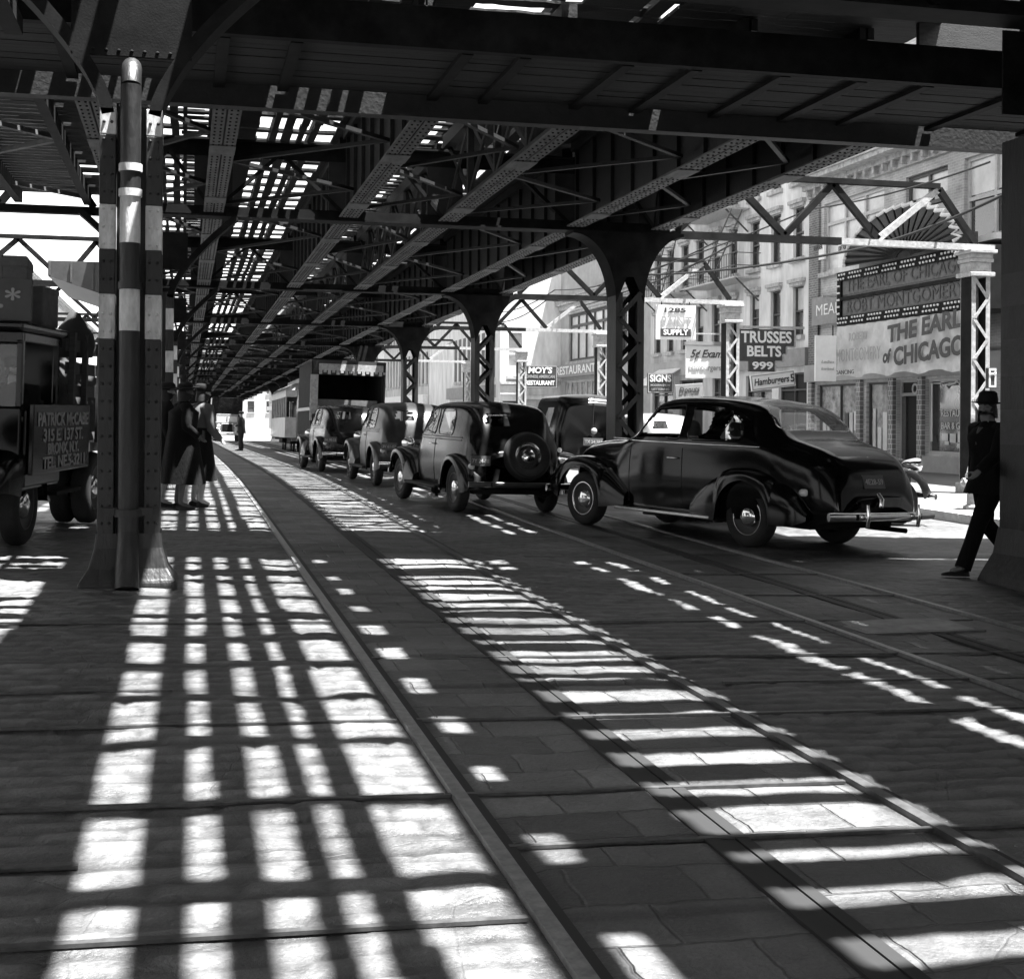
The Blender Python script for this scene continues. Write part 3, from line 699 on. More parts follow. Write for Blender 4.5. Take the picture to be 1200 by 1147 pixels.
def rounded(P, r=.08, n=5):
    out = []
    for i in range(len(P)):
        a, b, c = Vector(P[i-1]), Vector(P[i]), Vector(P[(i+1) % len(P)])
        u, v = (a-b).normalized(), (c-b).normalized(); rr = min(r, (a-b).length/2.1, (c-b).length/2.1)
        for k in range(n+1):
            s_ = k/n; out.append(tuple((b+u*rr)*(1-s_)**2+b*2*s_*(1-s_)+(b+v*rr)*s_**2))
    return out
def body_shell(t, st, paint, side_wins, rear_win, wind, glass, dy=.022, nring=40, rear_split=False, wdy=None):
    "st rows: y, w_bot, z_bot, w_mid, w_belt, z_belt, w_roof, z_roof"
    y0, y1 = st[0][0], st[-1][0]; n = int((y1-y0)/dy); rows = []; lim = []
    for i in range(n+1):
        y = y0+(y1-y0)*i/n; wb, zb_, wm, wl, zl, wr, zr = cr(st, y)
        zm = zb_+(zl-zb_)*.5
        ctl = [(0, wb, zb_), (1, wm, zm), (2, wl, zl), (2.9, wr+(wl-wr)*.42, zl+(zr-zl)*.56), (3.6, wr, zl+(zr-zl)*.86), (4.3, wr*.7, zr-(zr-zl)*.045), (5, 0, zr)]
        half = [cr(ctl, 5*k/nring) for k in range(nring+1)]
        rows.append([(x, y, z) for x, z in half]+[(-x, y, z) for x, z in reversed(half[:-1])])
    # pull boundary vertices on to the window outlines is not needed at this cell size
    nn = len(rows[0]); faces = {'body': [tuple(range(nn)), tuple(n*nn+k for k in reversed(range(nn)))]}; V = [p for r in rows for p in r]
    idx = lambda i, k: i*nn+k
    for i in range(n):
        for k in range(nn-1):
            q = (idx(i, k), idx(i, k+1), idx(i+1, k+1), idx(i+1, k))
            c = [sum(V[j][a] for j in q)/4 for a in range(3)]
            A, B_, D_ = Vector(V[q[0]]), Vector(V[q[1]]), Vector(V[q[3]])
            nr = (B_-A).cross(D_-A)
            if nr.length > 0: nr.normalize()
            key = 'body'
            for wi, P in enumerate(side_wins):
                if abs(nr.x) > .4 and inpoly(c[1], c[2], P): key = ('s', wi, c[0] > 0)
            if key == 'body' and rear_win and c[1] < rear_win[0] and abs(nr.x) < .75 and inpoly(c[0], c[2], rear_win[1]): key = ('r', 0, True)
            if key == 'body' and wind and c[1] > wind[0] and c[1] < wind[0]+.9 and inpoly(c[0], c[2], wind[1]): key = ('w', 0, True)
            faces.setdefault(key, []).append(q)
    ob = None
    for key, F in faces.items():
        used = {}; vs = []; fs = []
        for q in F:
            f = []
            for j in q:
                if j not in used: used[j] = len(vs); vs.append(V[j])
                f.append(used[j])
            fs.append(f)
        me = bpy.data.meshes.new('body' if key == 'body' else 'window'); me.from_pydata(vs, [], fs); me.materials.append(paint if key == 'body' else glass)
        me.polygons.foreach_set('use_smooth', [True]*len(fs)); me.update()
        o = link('body' if key == 'body' else {'s': 'side_window', 'r': 'rear_window', 'w': 'windscreen'}[key[0]], me, t)
        if key == 'body': ob = o
    return ob
def body_x(st, y, z):
    wb, zb_, wm, wl, zl, wr, zr = cr(st, y); zm = zb_+(zl-zb_)*.5
    ctl = [(0, wb, zb_), (1, wm, zm), (2, wl, zl), (2.9, wr+(wl-wr)*.42, zl+(zr-zl)*.56), (3.6, wr, zl+(zr-zl)*.86), (4.3, wr*.7, zr-(zr-zl)*.045), (5, 0, zr)]
    best = min((cr(ctl, 5*k/60) for k in range(61)), key=lambda p: abs(p[1]-z)); return best[0]
def wheel(t, x, y, r, wd, side, rim='chrome', spokes=False):
    X = Matrix.Translation((x, y, r)) @ Matrix.Rotation(side*pi/2, 4, 'Y')
    h = wd/2
    o = MB().lathe([(r*.62, -h*.8), (r*.72, -h), (r*.9, -h*.95), (r*.97, -h*.7), (r, -h*.35), (r, h*.35), (r*.97, h*.7), (r*.9, h*.95), (r*.72, h), (r*.62, h*.8)], 36).mesh('tyre', M['rubber'], 40)
    w_ = link('wheel', o, t); w_.matrix_local = X
    MB().lathe([(r*.63, h*.72), (r*.6, h*.8), (r*.54, h*.6), (r*.40, h*.35), (0.002, h*.3)], 32).build('rim', M['rubberw'] if rim != 'wire' else M['paint3'], w_, 50)
    MB().lathe([(r*.36, h*.36), (r*.34, h*.7), (r*.26, h*.95), (r*.12, h*1.08), (.002, h*1.1)], 28).build('hubcap', M['chrome'], w_, 50)
    MB().lathe([(r*.62, h*.8), (r*.615, h*.9), (r*.585, h*.9), (r*.575, h*.76)], 36).build('rim_ring', M['chrome'] if rim == 'chrome' else M['rubberw'], w_, 50)
    return w_
def fender(t, prof, xin, paint, arch, e=.62, flip=1, dy=.03, n=14, skirt_in=.12):
    "prof rows: y, z_top, x_out, z_low; arch = (y, z, r)"
    y0, y1 = prof[0][0], prof[-1][0]; m = int((y1-y0)/dy); rows = []
    for i in range(m+1):
        y = y0+(y1-y0)*i/m; zt, xo, zl = cr(prof, y)
        if abs(y-arch[0]) < arch[2]: zl = max(zl, arch[1]+math.sqrt(arch[2]**2-(y-arch[0])**2))
        zl = min(zl, zt-.02); r = []
        for k in range(n+1):
            a = pi/2*k/n; r.append((flip*(xin+(xo-xin)*sin(a)**e), y, zl+(zt-zl)*cos(a)**e))
        r.append((flip*(xo-.035), y, zl+.005)); rows.append(r)
    mb = MB().grid(rows)
    for rw, d in ((rows[0], 1), (rows[-1], -1)):
        o = len(mb.v); mb.v += [tuple(p) for p in rw]; mb.v.append((flip*xin, rw[0][1], rw[-1][2]))
        mb.f.append(tuple(range(o, o+len(rw)+1))); mb.m.append(0)
    return mb.build('fender', paint, t, 55)
def bumper(t, y, w_, z, bend, mt, guards=(), h=.1, name='bumper'):
    rows = []
    for i in range(25):
        x = -w_/2+w_*i/24; yy = y-bend*(2*x/w_)**2; s_ = 1 if bend >= 0 else -1
        rows.append([(x, yy+(.02*cos(a)-.01)*1.2, z+h/2*sin(a)) for a in [2*pi*k/10 for k in range(10)]])
    mb = MB().grid(rows, 0, True); n = len(mb.v)
    mb.f += [tuple(range(10)), tuple(range(n-10, n))]; mb.m += [0, 0]
    o = mb.build(name, mt, t, 60)
    for gx_ in guards: MB().tube([(gx_, y-.035*(1 if y < 0 else -1), z-.12), (gx_, y-.05*(1 if y < 0 else -1), z), (gx_, y-.035*(1 if y < 0 else -1), z+.14)], [.02, .028, .016], 10).build('bumper_guard', mt, o, 60)
    for sx in (-1, 1): MB().bar((sx*w_*.3, y, z), (sx*w_*.3, y+(.35 if y < 0 else -.35), z), .03, .06).build('bumper_bracket', M['iron'], o)
    return o
def seatback(t, y, w_=1.15, z0=.55, z1=1.2):
    mb = MB(); rows = []
    for z, th in ((z0, .1), (z0+.2, .14), (z1-.12, .11), (z1, .03)):
        rows.append([(x*w_/2, y-(z-z0)*.12+s_*th*(1-.5*abs(x)**6), z-.05*abs(x)**4*(z > z1-.2)) for s_ in (1, -1) for x in ([-1, -.8, -.3, .3, .8, 1] if s_ > 0 else [1, .8, .3, -.3, -.8, -1])])
    mb.grid(rows, 0, True); mb.f.append(tuple(len(mb.v)-12+i for i in range(12))); mb.m.append(0)
    mb.build('seat_back', M['cloth'], t, 60)
def plate(t, x, y, z, txt, w_=.34, h=.15, tilt=0):
    mb = MB().box(-w_/2, w_/2, -.006, .006, -h/2, h/2); mb.box(-w_/2-.008, w_/2+.008, -.003, .009, h/2, h/2+.01); o = mb.build('licence_plate', M['plate'], t)
    o.location = (x, y, z); o.rotation_euler = (tilt, 0, 0)
    letters(txt, h*.62, M['platel'], o, 0, -.008, 0, w_*.86); return o
def tube_part(t, name, pts, r, mt, n=8): return MB().tube(pts, r, n).build(name, mt, t, 60)
def mirror2(f):
    for s_ in (-1, 1): f(s_)
# ---- the black sedan in front
SED = [(-2.8, .54, .42, .55, .5, .5, .34, .56), (-2.77, .64, .4, .66, .62, .62, .46, .8), (-2.68, .71, .37, .73, .69, .82, .52, 1.03), (-2.5, .76, .34, .79, .75, .96, .57, 1.18), (-2.16, .8, .33, .83, .79, 1.07, .6, 1.28), (-1.96, .81, .33, .85, .82, 1.12, .62, 1.34),
       (-1.8, .82, .33, .86, .84, 1.15, .64, 1.46), (-1.56, .83, .32, .87, .86, 1.17, .66, 1.67), (-1.25, .84, .32, .885, .87, 1.18, .68, 1.76), (-.6, .84, .32, .89, .88, 1.18, .7, 1.805), (-.1, .84, .32, .89, .875, 1.18, .7, 1.795), (.25, .83, .32, .87, .85, 1.18, .66, 1.72),
       (.42, .82, .33, .86, .83, 1.17, .62, 1.59), (.72, .8, .34, .82, .78, 1.14, .6, 1.28), (.95, .76, .36, .78, .72, 1.1, .5, 1.22), (1.5, .6, .42, .62, .56, 1.06, .36, 1.18), (2.05, .44, .5, .45, .4, .97, .24, 1.1), (2.2, .36, .55, .37, .32, .89, .18, 1.0), (2.27, .26, .6, .27, .22, .8, .12, .89)]
def sedan(label):
    t = thing('black_sedan', label, 'car')
    sw = [rounded([(.58, 1.23), (.2, 1.62), (-.36, 1.675), (-.36, 1.23)], .07), rounded([(-.5, 1.23), (-.5, 1.675), (-1.08, 1.65), (-1.42, 1.42), (-1.38, 1.24)], .1)]
    rw = (-1.3, rounded([(-.66, 1.4), (.66, 1.4), (.54, 1.69), (-.54, 1.69)], .12)); ww = (.3, rounded([(-.62, 1.29), (.62, 1.29), (.5, 1.61), (-.5, 1.61)], .08))
    body = body_shell(t, SED, M['paint'], sw, rw, ww, M['glass'], .02, 46)
    def both(s_):
        fender(t, [(.62, .56, .9, .34), (.95, .78, .93, .3), (1.25, .9, .95, .28), (1.6, .95, .955, .3), (1.95, .9, .94, .36), (2.2, .76, .88, .45), (2.36, .58, .74, .5)], .5, M['paint'], (1.52, .36, .44), .55, s_)
        fender(t, [(-2.45, .5, .86, .38), (-2.3, .7, .92, .32), (-2.0, .86, .955, .29), (-1.6, .955, .97, .28), (-1.25, .945, .965, .28), (-.95, .86, .94, .28), (-.72, .7, .905, .3), (-.6, .55, .88, .34)], .6, M['paint'], (-1.53, .36, .43), .55, s_)
        MB().bar((s_*.9, .75, .31), (s_*.9, -1.0, .31), .1, .05).build('running_board', M['chrome'], t, bevel=.012)
        # belt moulding, drip rail and door seams lie on the body
        tube_part(body, 'belt_moulding', [(s_*(body_x(SED, y, 1.19)+.004), y, 1.19) for y in [1.9-.12*i for i in range(31) if 1.9-.12*i > -1.7]], .009, M['chrome'], 6)
        tube_part(body, 'drip_rail', [(s_*(body_x(SED, y, z)+.006), y, z) for y, z in ((.5, 1.46), (.22, 1.645), (-.1, 1.695), (-.6, 1.715), (-1.1, 1.685), (-1.46, 1.5), (-1.58, 1.28))], .008, M['paint'], 6)
        for yd in (.6, -.44):
            tube_part(body, 'door_seam', [(s_*(body_x(SED, yd, z)+.002), yd, z) for z in (.4, .6, .8, 1.0, 1.13)], .005, M['rubber'], 5)
        hx = body_x(SED, -.32, 1.0)
        MB().tube([(s_*(hx+.005), -.36, 1.0), (s_*(hx+.04), -.35, 1.0), (s_*(hx+.042), -.22, 1.0)], .012, 8).build('door_handle', M['chrome'], body, 60)
        wl_ = wheel(t, s_*.76, 1.52, .365, .19, s_); wheel(t, s_*.76, -1.53, .365, .19, s_)
        MB().lathe([(.002, .05), (.035, .045), (.05, .02), (.052, -.04), (.03, -.09), (.002, -.1)], 16, 0, Matrix.Translation((s_*.78, -2.37, .7)) @ Matrix.Rotation(pi/2, 4, 'X')).build('tail_lamp', M['lens'], t, 60)
        MB().lathe([(.002, .1), (.09, .085), (.1, .05), (.1, 0), (.07, -.2), (.02, -.3)], 20, 0, Matrix.Translation((s_*.62, 2.2, .86)) @ Matrix.Rotation(-pi/2, 4, 'X')).build('headlight', M['chrome'], t, 60)
        # window reveals
        for P in sw:
            tube_part(body, 'window_trim', [(s_*(body_x(SED, y, z)+.003), y, z) for y, z in P+P[:1]], .0085, M['paint'], 5)
    mirror2(both)
    tube_part(body, 'window_trim', [(x, next((y for y in [-2.1+.01*i for i in range(110)] if cr(SED, y)[6]-(cr(SED, y)[6]-cr(SED, y)[4])*.14*min(1, abs(x)/.55)**3 > z+.0), -1.4)-.01, z) for x, z in rw[1]+rw[1][:1]], .011, M['chrome'], 6)
    bumper(t, -2.95, 1.86, .46, -.12, M['chrome'], (-.45, .45)); bumper(t, 2.48, 1.7, .46, .14, M['chrome'], (-.4, .4))
    plate(t, -.08, -2.76, .84, '4E28-59', .36, .15, -.35)
    MB().tube([(-.3, -2.71, .94), (-.08, -2.7, .955), (.14, -2.71, .94)], .012, 8).build('plate_lamp', M['chrome'], t, 60)
    MB().tube([(-.02, -2.77, .7), (-.02, -2.83, .64), (-.02, -2.82, .56)], .035, 10).build('trunk_handle', M['chrome'], t, 60)
    mb = MB(); mb.tube([(-.16, -2.53, 1.12), (-.07, -2.57, 1.09), (.0, -2.58, 1.1), (.09, -2.57, 1.09), (.18, -2.53, 1.12)], [.006, .016, .03, .016, .006], 8); mb.tube([(0, -2.55, 1.14), (0, -2.63, 1.04)], .014, 8); mb.build('emblem', M['chrome'], t, 60)
    tube_part(body, 'hood_strip', [(0, y, cr(SED, y)[6]+.004) for y in (2.2, 2.0, 1.7, 1.4, 1.0, .8)], .012, M['chrome'])
    MB().box(-.72, .72, -2.4, 1.0, .28, .36).build('floor_pan', M['iron'], t)
    seatback(t, -.35); seatback(t, -1.25)
    MB().tube([(-.4+.19*cos(a), .18+.06*sin(a), 1.1+.18*sin(a)) for a in [2*pi*k/24 for k in range(25)]], .014, 6).build('steering_wheel', M['framed'], t, 60)
    MB().tube([(.55, -2.2, .27), (.55, -2.75, .27)], .03, 10).build('exhaust_pipe', M['iron'], t, 60)
    return t
ss = sedan('big black fastback sedan turning across the tracks, chrome rear bumper and people inside'); settle(ss, radians(23), 6.65, 16.8)
# ---- the small boxier sedans of the mid thirties
SML = [(-1.98, .46, .42, .5, .5, .72, .3, .86), (-1.93, .6, .38, .62, .6, .84, .42, 1.02), (-1.78, .68, .34, .7, .68, 1.0, .5, 1.3), (-1.6, .7, .33, .73, .7, 1.06, .56, 1.5), (-1.35, .72, .32, .75, .72, 1.08, .59, 1.61), (-.9, .73, .32, .765, .735, 1.09, .61, 1.655), (-.3, .73, .32, .765, .735, 1.09, .61, 1.655), (.2, .72, .32, .75, .72, 1.09, .59, 1.60),
       (.4, .71, .33, .74, .7, 1.09, .57, 1.5), (.6, .68, .34, .71, .66, 1.07, .52, 1.2), (.8, .62, .36, .64, .58, 1.05, .42, 1.15), (1.3, .46, .42, .47, .42, 1.0, .28, 1.1), (1.75, .32, .5, .33, .28, .94, .17, 1.04), (1.85, .24, .54, .25, .2, .86, .1, .96)]
def small_sedan(name, label, paint, spare=True, txt='7Y 24-18', rim='plain', nclose=True, roadster=False):
    global SML
    keep = SML
    if roadster: SML = [r[:6]+(min(r[6], .55), min(r[7], r[5]+.06)) for r in SML]
    t = thing(name, label, 'car', group='mid-thirties sedans in the row of traffic')
    sw = [rounded([(.42, 1.14), (.24, 1.5), (-.3, 1.53), (-.3, 1.13)], .09), rounded([(-.42, 1.13), (-.42, 1.53), (-1.0, 1.53), (-1.12, 1.13)], .12)]
    rw = (-1.4, rounded([(-.46, 1.3), (-.05, 1.3), (-.05, 1.47), (-.4, 1.47)], .06)); rw2 = rounded([(.05, 1.3), (.46, 1.3), (.4, 1.47), (.05, 1.47)], .06)
    poly = rw[1]; both_w = [poly, rw2]
    ww = (.3, rounded([(-.52, 1.17), (.52, 1.17), (.44, 1.48), (-.44, 1.48)], .06))
    class U(list): pass
    if roadster: sw = []; ww = None
    body = body_shell(t, SML, paint, sw, None if roadster else (-1.35, poly+[(-.05, 1.385), (.05, 1.385)]+rw2[6:]+rw2[:6]+[(.05, 1.38), (-.05, 1.38)]) if False else (-1.35, poly), ww, M['glass'], .028 if nclose else .05, 34)
    def both(s_):
        fender(t, [(.55, .5, .82, .33), (.85, .72, .85, .3), (1.1, .84, .865, .28), (1.38, .89, .87, .3), (1.65, .85, .86, .36), (1.85, .72, .8, .44), (1.98, .55, .66, .5)], .42, paint, (1.37, .35, .42), .5, s_)
        fender(t, [(-2.02, .44, .78, .36), (-1.92, .6, .83, .32), (-1.7, .79, .865, .3), (-1.38, .87, .875, .28), (-1.05, .8, .865, .28), (-.85, .62, .84, .3), (-.75, .48, .82, .33)], .55, paint, (-1.37, .35, .42), .5, s_)
        MB().bar((s_*.8, .7, .34), (s_*.8, -.85, .34), .22, .045).build('running_board', M['rubber'], t, bevel=.01)
        for z in (1.1, 1.06): tube_part(body, 'belt_moulding', [(s_*(body_x(SML, y, z)+.004), y, z) for y in [1.6-.14*i for i in range(23)]], .009, paint if z < 1.08 else M['paint3'], 6)
        for P in sw: tube_part(body, 'window_trim', [(s_*(body_x(SML, y, z)+.003), y, z) for y, z in P+P[:1]], .009, M['paint3'], 5)
        for yd in (.5, -.36): tube_part(body, 'door_seam', [(s_*(body_x(SML, yd, z)+.002), yd, z) for z in (.42, .6, .8, 1.0, 1.06)], .005, M['rubber'], 5)
        MB().tube([(s_*(body_x(SML, -.3, .98)+.005), -.32, .98), (s_*(body_x(SML, -.3, .98)+.04), -.31, .98), (s_*(body_x(SML, -.3, .98)+.04), -.2, .98)], .011, 8).build('door_handle', M['chrome'], body, 60)
        wheel(t, s_*.71, 1.37, .36, .16, s_, rim); wheel(t, s_*.71, -1.37, .36, .16, s_, rim)
        MB().lathe([(.002, .12), (.1, .1), (.11, .06), (.1, 0), (.06, -.14), (.01, -.2)], 20, 0, Matrix.Translation((s_*.52, 1.75, .92)) @ Matrix.Rotation(-pi/2, 4, 'X')).build('headlight', M['chrome'], t, 60)
        MB().lathe([(.002, .04), (.03, .035), (.045, .01), (.04, -.05), (.002, -.06)], 16, 0, Matrix.Translation((s_*.73, -2.0, .7)) @ Matrix.Rotation(pi/2, 4, 'X')).build('tail_lamp', M['lens'], t, 60)
    mirror2(both)
    bumper(t, -2.2, 1.62, .45, -.1, M['chrome'] if not spare else M['paint3'], (), .085); bumper(t, 2.1, 1.6, .45, .1, M['chrome'], (), .085)
    if spare:
        X = Matrix.Translation((.12, -2.0, .86)) @ Matrix.Rotation(pi/2-.2, 4, 'X')
        o = link('spare_wheel', MB().lathe([(.20, .06), (.25, .1), (.31, .11), (.345, .08), (.36, .03), (.36, -.05), (.34, -.09)], 40).mesh('spare_wheel', M['rubber'], 50), t); o.matrix_local = X
        MB().lathe([(.34, .085), (.335, .095), (.325, .098), (.318, .09)], 40).build('cover_ring', M['paint3'], o, 50)
        MB().lathe([(.205, .06), (.16, .05), (.1, .05), (.09, .085), (.05, .1), (.002, .104)], 30).build('hubcap', M['chrome'], o, 50)
    plate(t, -.62, -2.06, .78, txt, .3, .13)
    MB().box(-.62, .62, -1.8, .8, .29, .36).build('floor_pan', M['iron'], t); seatback(t, -.3, 1.0, .55, 1.15); seatback(t, -1.05, 1.0, .55, 1.15)
    MB().tube([(.4, -1.8, .28), (.4, -2.15, .27)], .025, 8).build('exhaust_pipe', M['iron'], t, 60)
    SML = keep
    return t
c2 = small_sedan('small_sedan', 'small dark two-door sedan with a round spare wheel on its sloping back', M['paint2'], True); settle(c2, radians(8), 4.45, 21.3)
c3 = small_sedan('small_sedan', 'dusty grey sedan with pale stripes of sunlight down its back, ahead of the spare-wheel sedan', M['paint3'], False, '3V 61-07'); settle(c3, radians(3), 4.3, 28.0)
c4 = small_sedan('small_sedan', 'dark sedan caught between the box truck and the dusty grey sedan', M['paint2'], False, '5K 90-33', nclose=False); settle(c4, radians(4), 3.85, 34.8)
c5 = small_sedan('parked_sedan', 'pale sedan parked at the far kerb, glimpsed behind the black latticed column', M['paintw'], False, '8N 17-20', nclose=False); settle(c5, 0, 10.7, 31.0)
c6 = small_sedan('parked_sedan', 'low dark parked car whose fender and headlight show past the black sedan', M['paint2'], False, '2C 44-81', nclose=False, roadster=True); settle(c6, radians(-93), 9.0, 19.3)
c7 = small_sedan('parked_sedan', 'dark car parked far off on the left, seen past the loaded lorry', M['paint2'], False, '6M 30-52', nclose=False); settle(c7, radians(100), -5.2, 46)
# ---- dark panel van ahead of the turning sedan
def panel_van(label):
    t = thing('panel_van', label, 'van'); body = MB()
    B = [(-2.0, .6, .5, .64, .66, 1.1, .52, 1.72), (-1.92, .7, .45, .76, .76, 1.15, .6, 1.86), (-1.5, .74, .42, .8, .8, 1.18, .62, 1.95), (0, .74, .42, .8, .8, 1.18, .62, 1.95), (.35, .72, .42, .78, .76, 1.16, .58, 1.86), (.6, .68, .42, .72, .68, 1.12, .5, 1.3), (1.1, .5, .45, .52, .46, 1.04, .3, 1.15), (1.8, .34, .5, .35, .3, .96, .18, 1.06), (1.88, .26, .55, .27, .22, .9, .1, 1.0)]
    body_shell(t, B, M['paint2'], [rounded([(.3, 1.25), (.15, 1.62), (-.3, 1.62), (-.3, 1.25)], .06), rounded([(-.9, 1.25), (-.9, 1.62), (-1.5, 1.62), (-1.5, 1.25)], .06)], (-1.7, rounded([(-.42, 1.35), (.42, 1.35), (.38, 1.66), (-.38, 1.66)], .05)), (.3, rounded([(-.5, 1.25), (.5, 1.25), (.44, 1.65), (-.44, 1.65)], .05)), M['glass'], .035, 30)
    def both(s_):
        fender(t, [(.55, .55, .84, .35), (.9, .8, .88, .3), (1.35, .9, .9, .3), (1.75, .8, .86, .4), (1.95, .55, .7, .5)], .45, M['paint2'], (1.35, .36, .42), .5, s_)
        fender(t, [(-1.9, .5, .84, .36), (-1.7, .75, .88, .3), (-1.3, .88, .9, .3), (-.95, .72, .87, .3), (-.8, .5, .84, .33)], .6, M['paint2'], (-1.3, .36, .42), .5, s_)
        wheel(t, s_*.74, 1.35, .36, .17, s_, 'plain'); wheel(t, s_*.74, -1.3, .36, .17, s_, 'plain')
        MB().lathe([(.002, .04), (.04, .03), (.05, 0), (.002, -.05)], 14, 0, Matrix.Translation((s_*.68, -2.02, .8)) @ Matrix.Rotation(pi/2, 4, 'X')).build('tail_lamp', M['lens'], t, 60)
    mirror2(both); bumper(t, -2.1, 1.6, .48, -.06, M['paint3'], (), .09)
    plate(t, .0, -2.03, .98, 'TX 24-381', .4, .14); MB().lathe([(.002, .02), (.06, .016), (.07, 0)], 16, 0, Matrix.Translation((.02, -1.99, 1.2)) @ Matrix.Rotation(pi/2, 4, 'X')).build('lamp', M['letg'], t, 60)
    MB().box(-.005, .005, -2.005, -1.99, .6, 1.9).build('door_seam', M['rubber'], t)
    return t
v7 = panel_van('dark panel van with a rear window and plate, half behind the latticed column'); settle(v7, radians(-2), 8.0, 28.2)
# ---- box truck seen from behind with its back open
def box_truck(label):
    t = thing('box_truck', label, 'truck'); W, Hh, yb, yf = 1.1, 3.05, -2.4, 1.6
    mb = MB(); mb.box(-W, -W+.06, yb, yf, .95, Hh); mb.box(W-.06, W, yb, yf, .95, Hh); mb.box(-W+.061, W-.061, yf-.06, yf, .95, Hh); mb.box(-W, W, yb-.02, yf, Hh+.001, Hh+.07); mb.box(-W, W, yb, yf, .86, .948)
    mb.build('cargo_box', M['canvas'], t, bevel=.02)
    mb = MB()
    for x in (-W-.03, W-.02): mb.box(x, x+.05, yb-.05, yb+.03, .9, Hh+.02)
    mb.box(-W-.03, W+.03, yb-.05, yb+.02, Hh-.35, Hh+.09); mb.build('rear_frame', M['wood'], t)
    MB().box(-W+.02, W-.02, yb-.09, yb-.03, .92, 1.5).build('tailgate', M['paint2'], t)
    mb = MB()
    for i in range(11): mb.bar((-W+.12+i*.2, yb-.1, .96), (-W+.2+i*.2, yb-.14, 1.75), .07, .03, up=(0, 1, 0))  # pale slats added in place of sun stripes across the tailgate
    mb.build('sun_stripe_slats', M['signg'], t); MB().box(-W-.05, -W+.18, yb-.075, yb-.02, 1.3, Hh-.36).build('side_panel', M['pale'], t)
    mb = MB()
    mb.box(-W+.19, W-.05, yb-.08, yb-.055, Hh-.22, Hh-.02)
    for i in range(16): mb.box(-W+.2+i*.13, -W+.29+i*.13, yb-.08, yb-.055, Hh-.34+.05*(i % 2), Hh-.221)
    mb.build('valance', M['pale'], t)
    MB().box(-W+.1, W-.2, yb-.02, yb+1.0, 1.63, 1.95).build('crate_load', M['card'], t)
    for sx in (-1, 1):
        MB().box(sx*W+(.01 if sx > 0 else -.05), sx*W+(.05 if sx > 0 else -.01), yb, yf, 1.6, 1.7).build('side_rail', M['paint3'], t)
        wheel(t, sx*.82, -1.2, .43, .24, sx, 'plain'); wheel(t, sx*.55, -1.2, .43, .2, sx, 'plain'); wheel(t, sx*.8, 2.1, .42, .2, sx, 'plain')
        fender(t, [(1.5, .6, .95, .5), (1.8, .9, .98, .45), (2.2, .95, .98, .45), (2.6, .7, .9, .5), (2.7, .5, .8, .5)], .5, M['paint2'], (2.1, .43, .48), .5, sx)
    B = [(1.62, .8, .7, .84, .84, 1.35, .7, 2.05), (1.75, .82, .68, .86, .86, 1.36, .72, 2.08), (2.1, .8, .68, .84, .8, 1.34, .66, 1.98), (2.35, .7, .66, .74, .66, 1.3, .5, 1.42), (2.9, .5, .62, .5, .44, 1.2, .3, 1.3), (3.1, .42, .62, .42, .36, 1.1, .2, 1.2)]
    body_shell(t, B, M['paint2'], [rounded([(2.25, 1.42), (2.12, 1.85), (1.75, 1.88), (1.75, 1.42)], .05)], None, (2.08, rounded([(-.6, 1.44), (.6, 1.44), (.56, 1.86), (-.56, 1.86)], .05)), M['dglass'], .05, 24)
    mb = MB(); mb.box(-.42, -.32, yb+.1, 2.9, .62, .85); mb.box(.32, .42, yb+.1, 2.9, .62, .85); mb.bar((-.95, -1.2, .43), (.95, -1.2, .43), .12, .12); mb.box(-1, 1, yb-.1, yb-.02, .58, .72); mb.build('chassis', M['iron'], t)
    return t
bt_ = box_truck('tall open-backed box truck with pale slats in place of sun stripes across its dark load'); settle(bt_, radians(1), 4.75, 44.0)
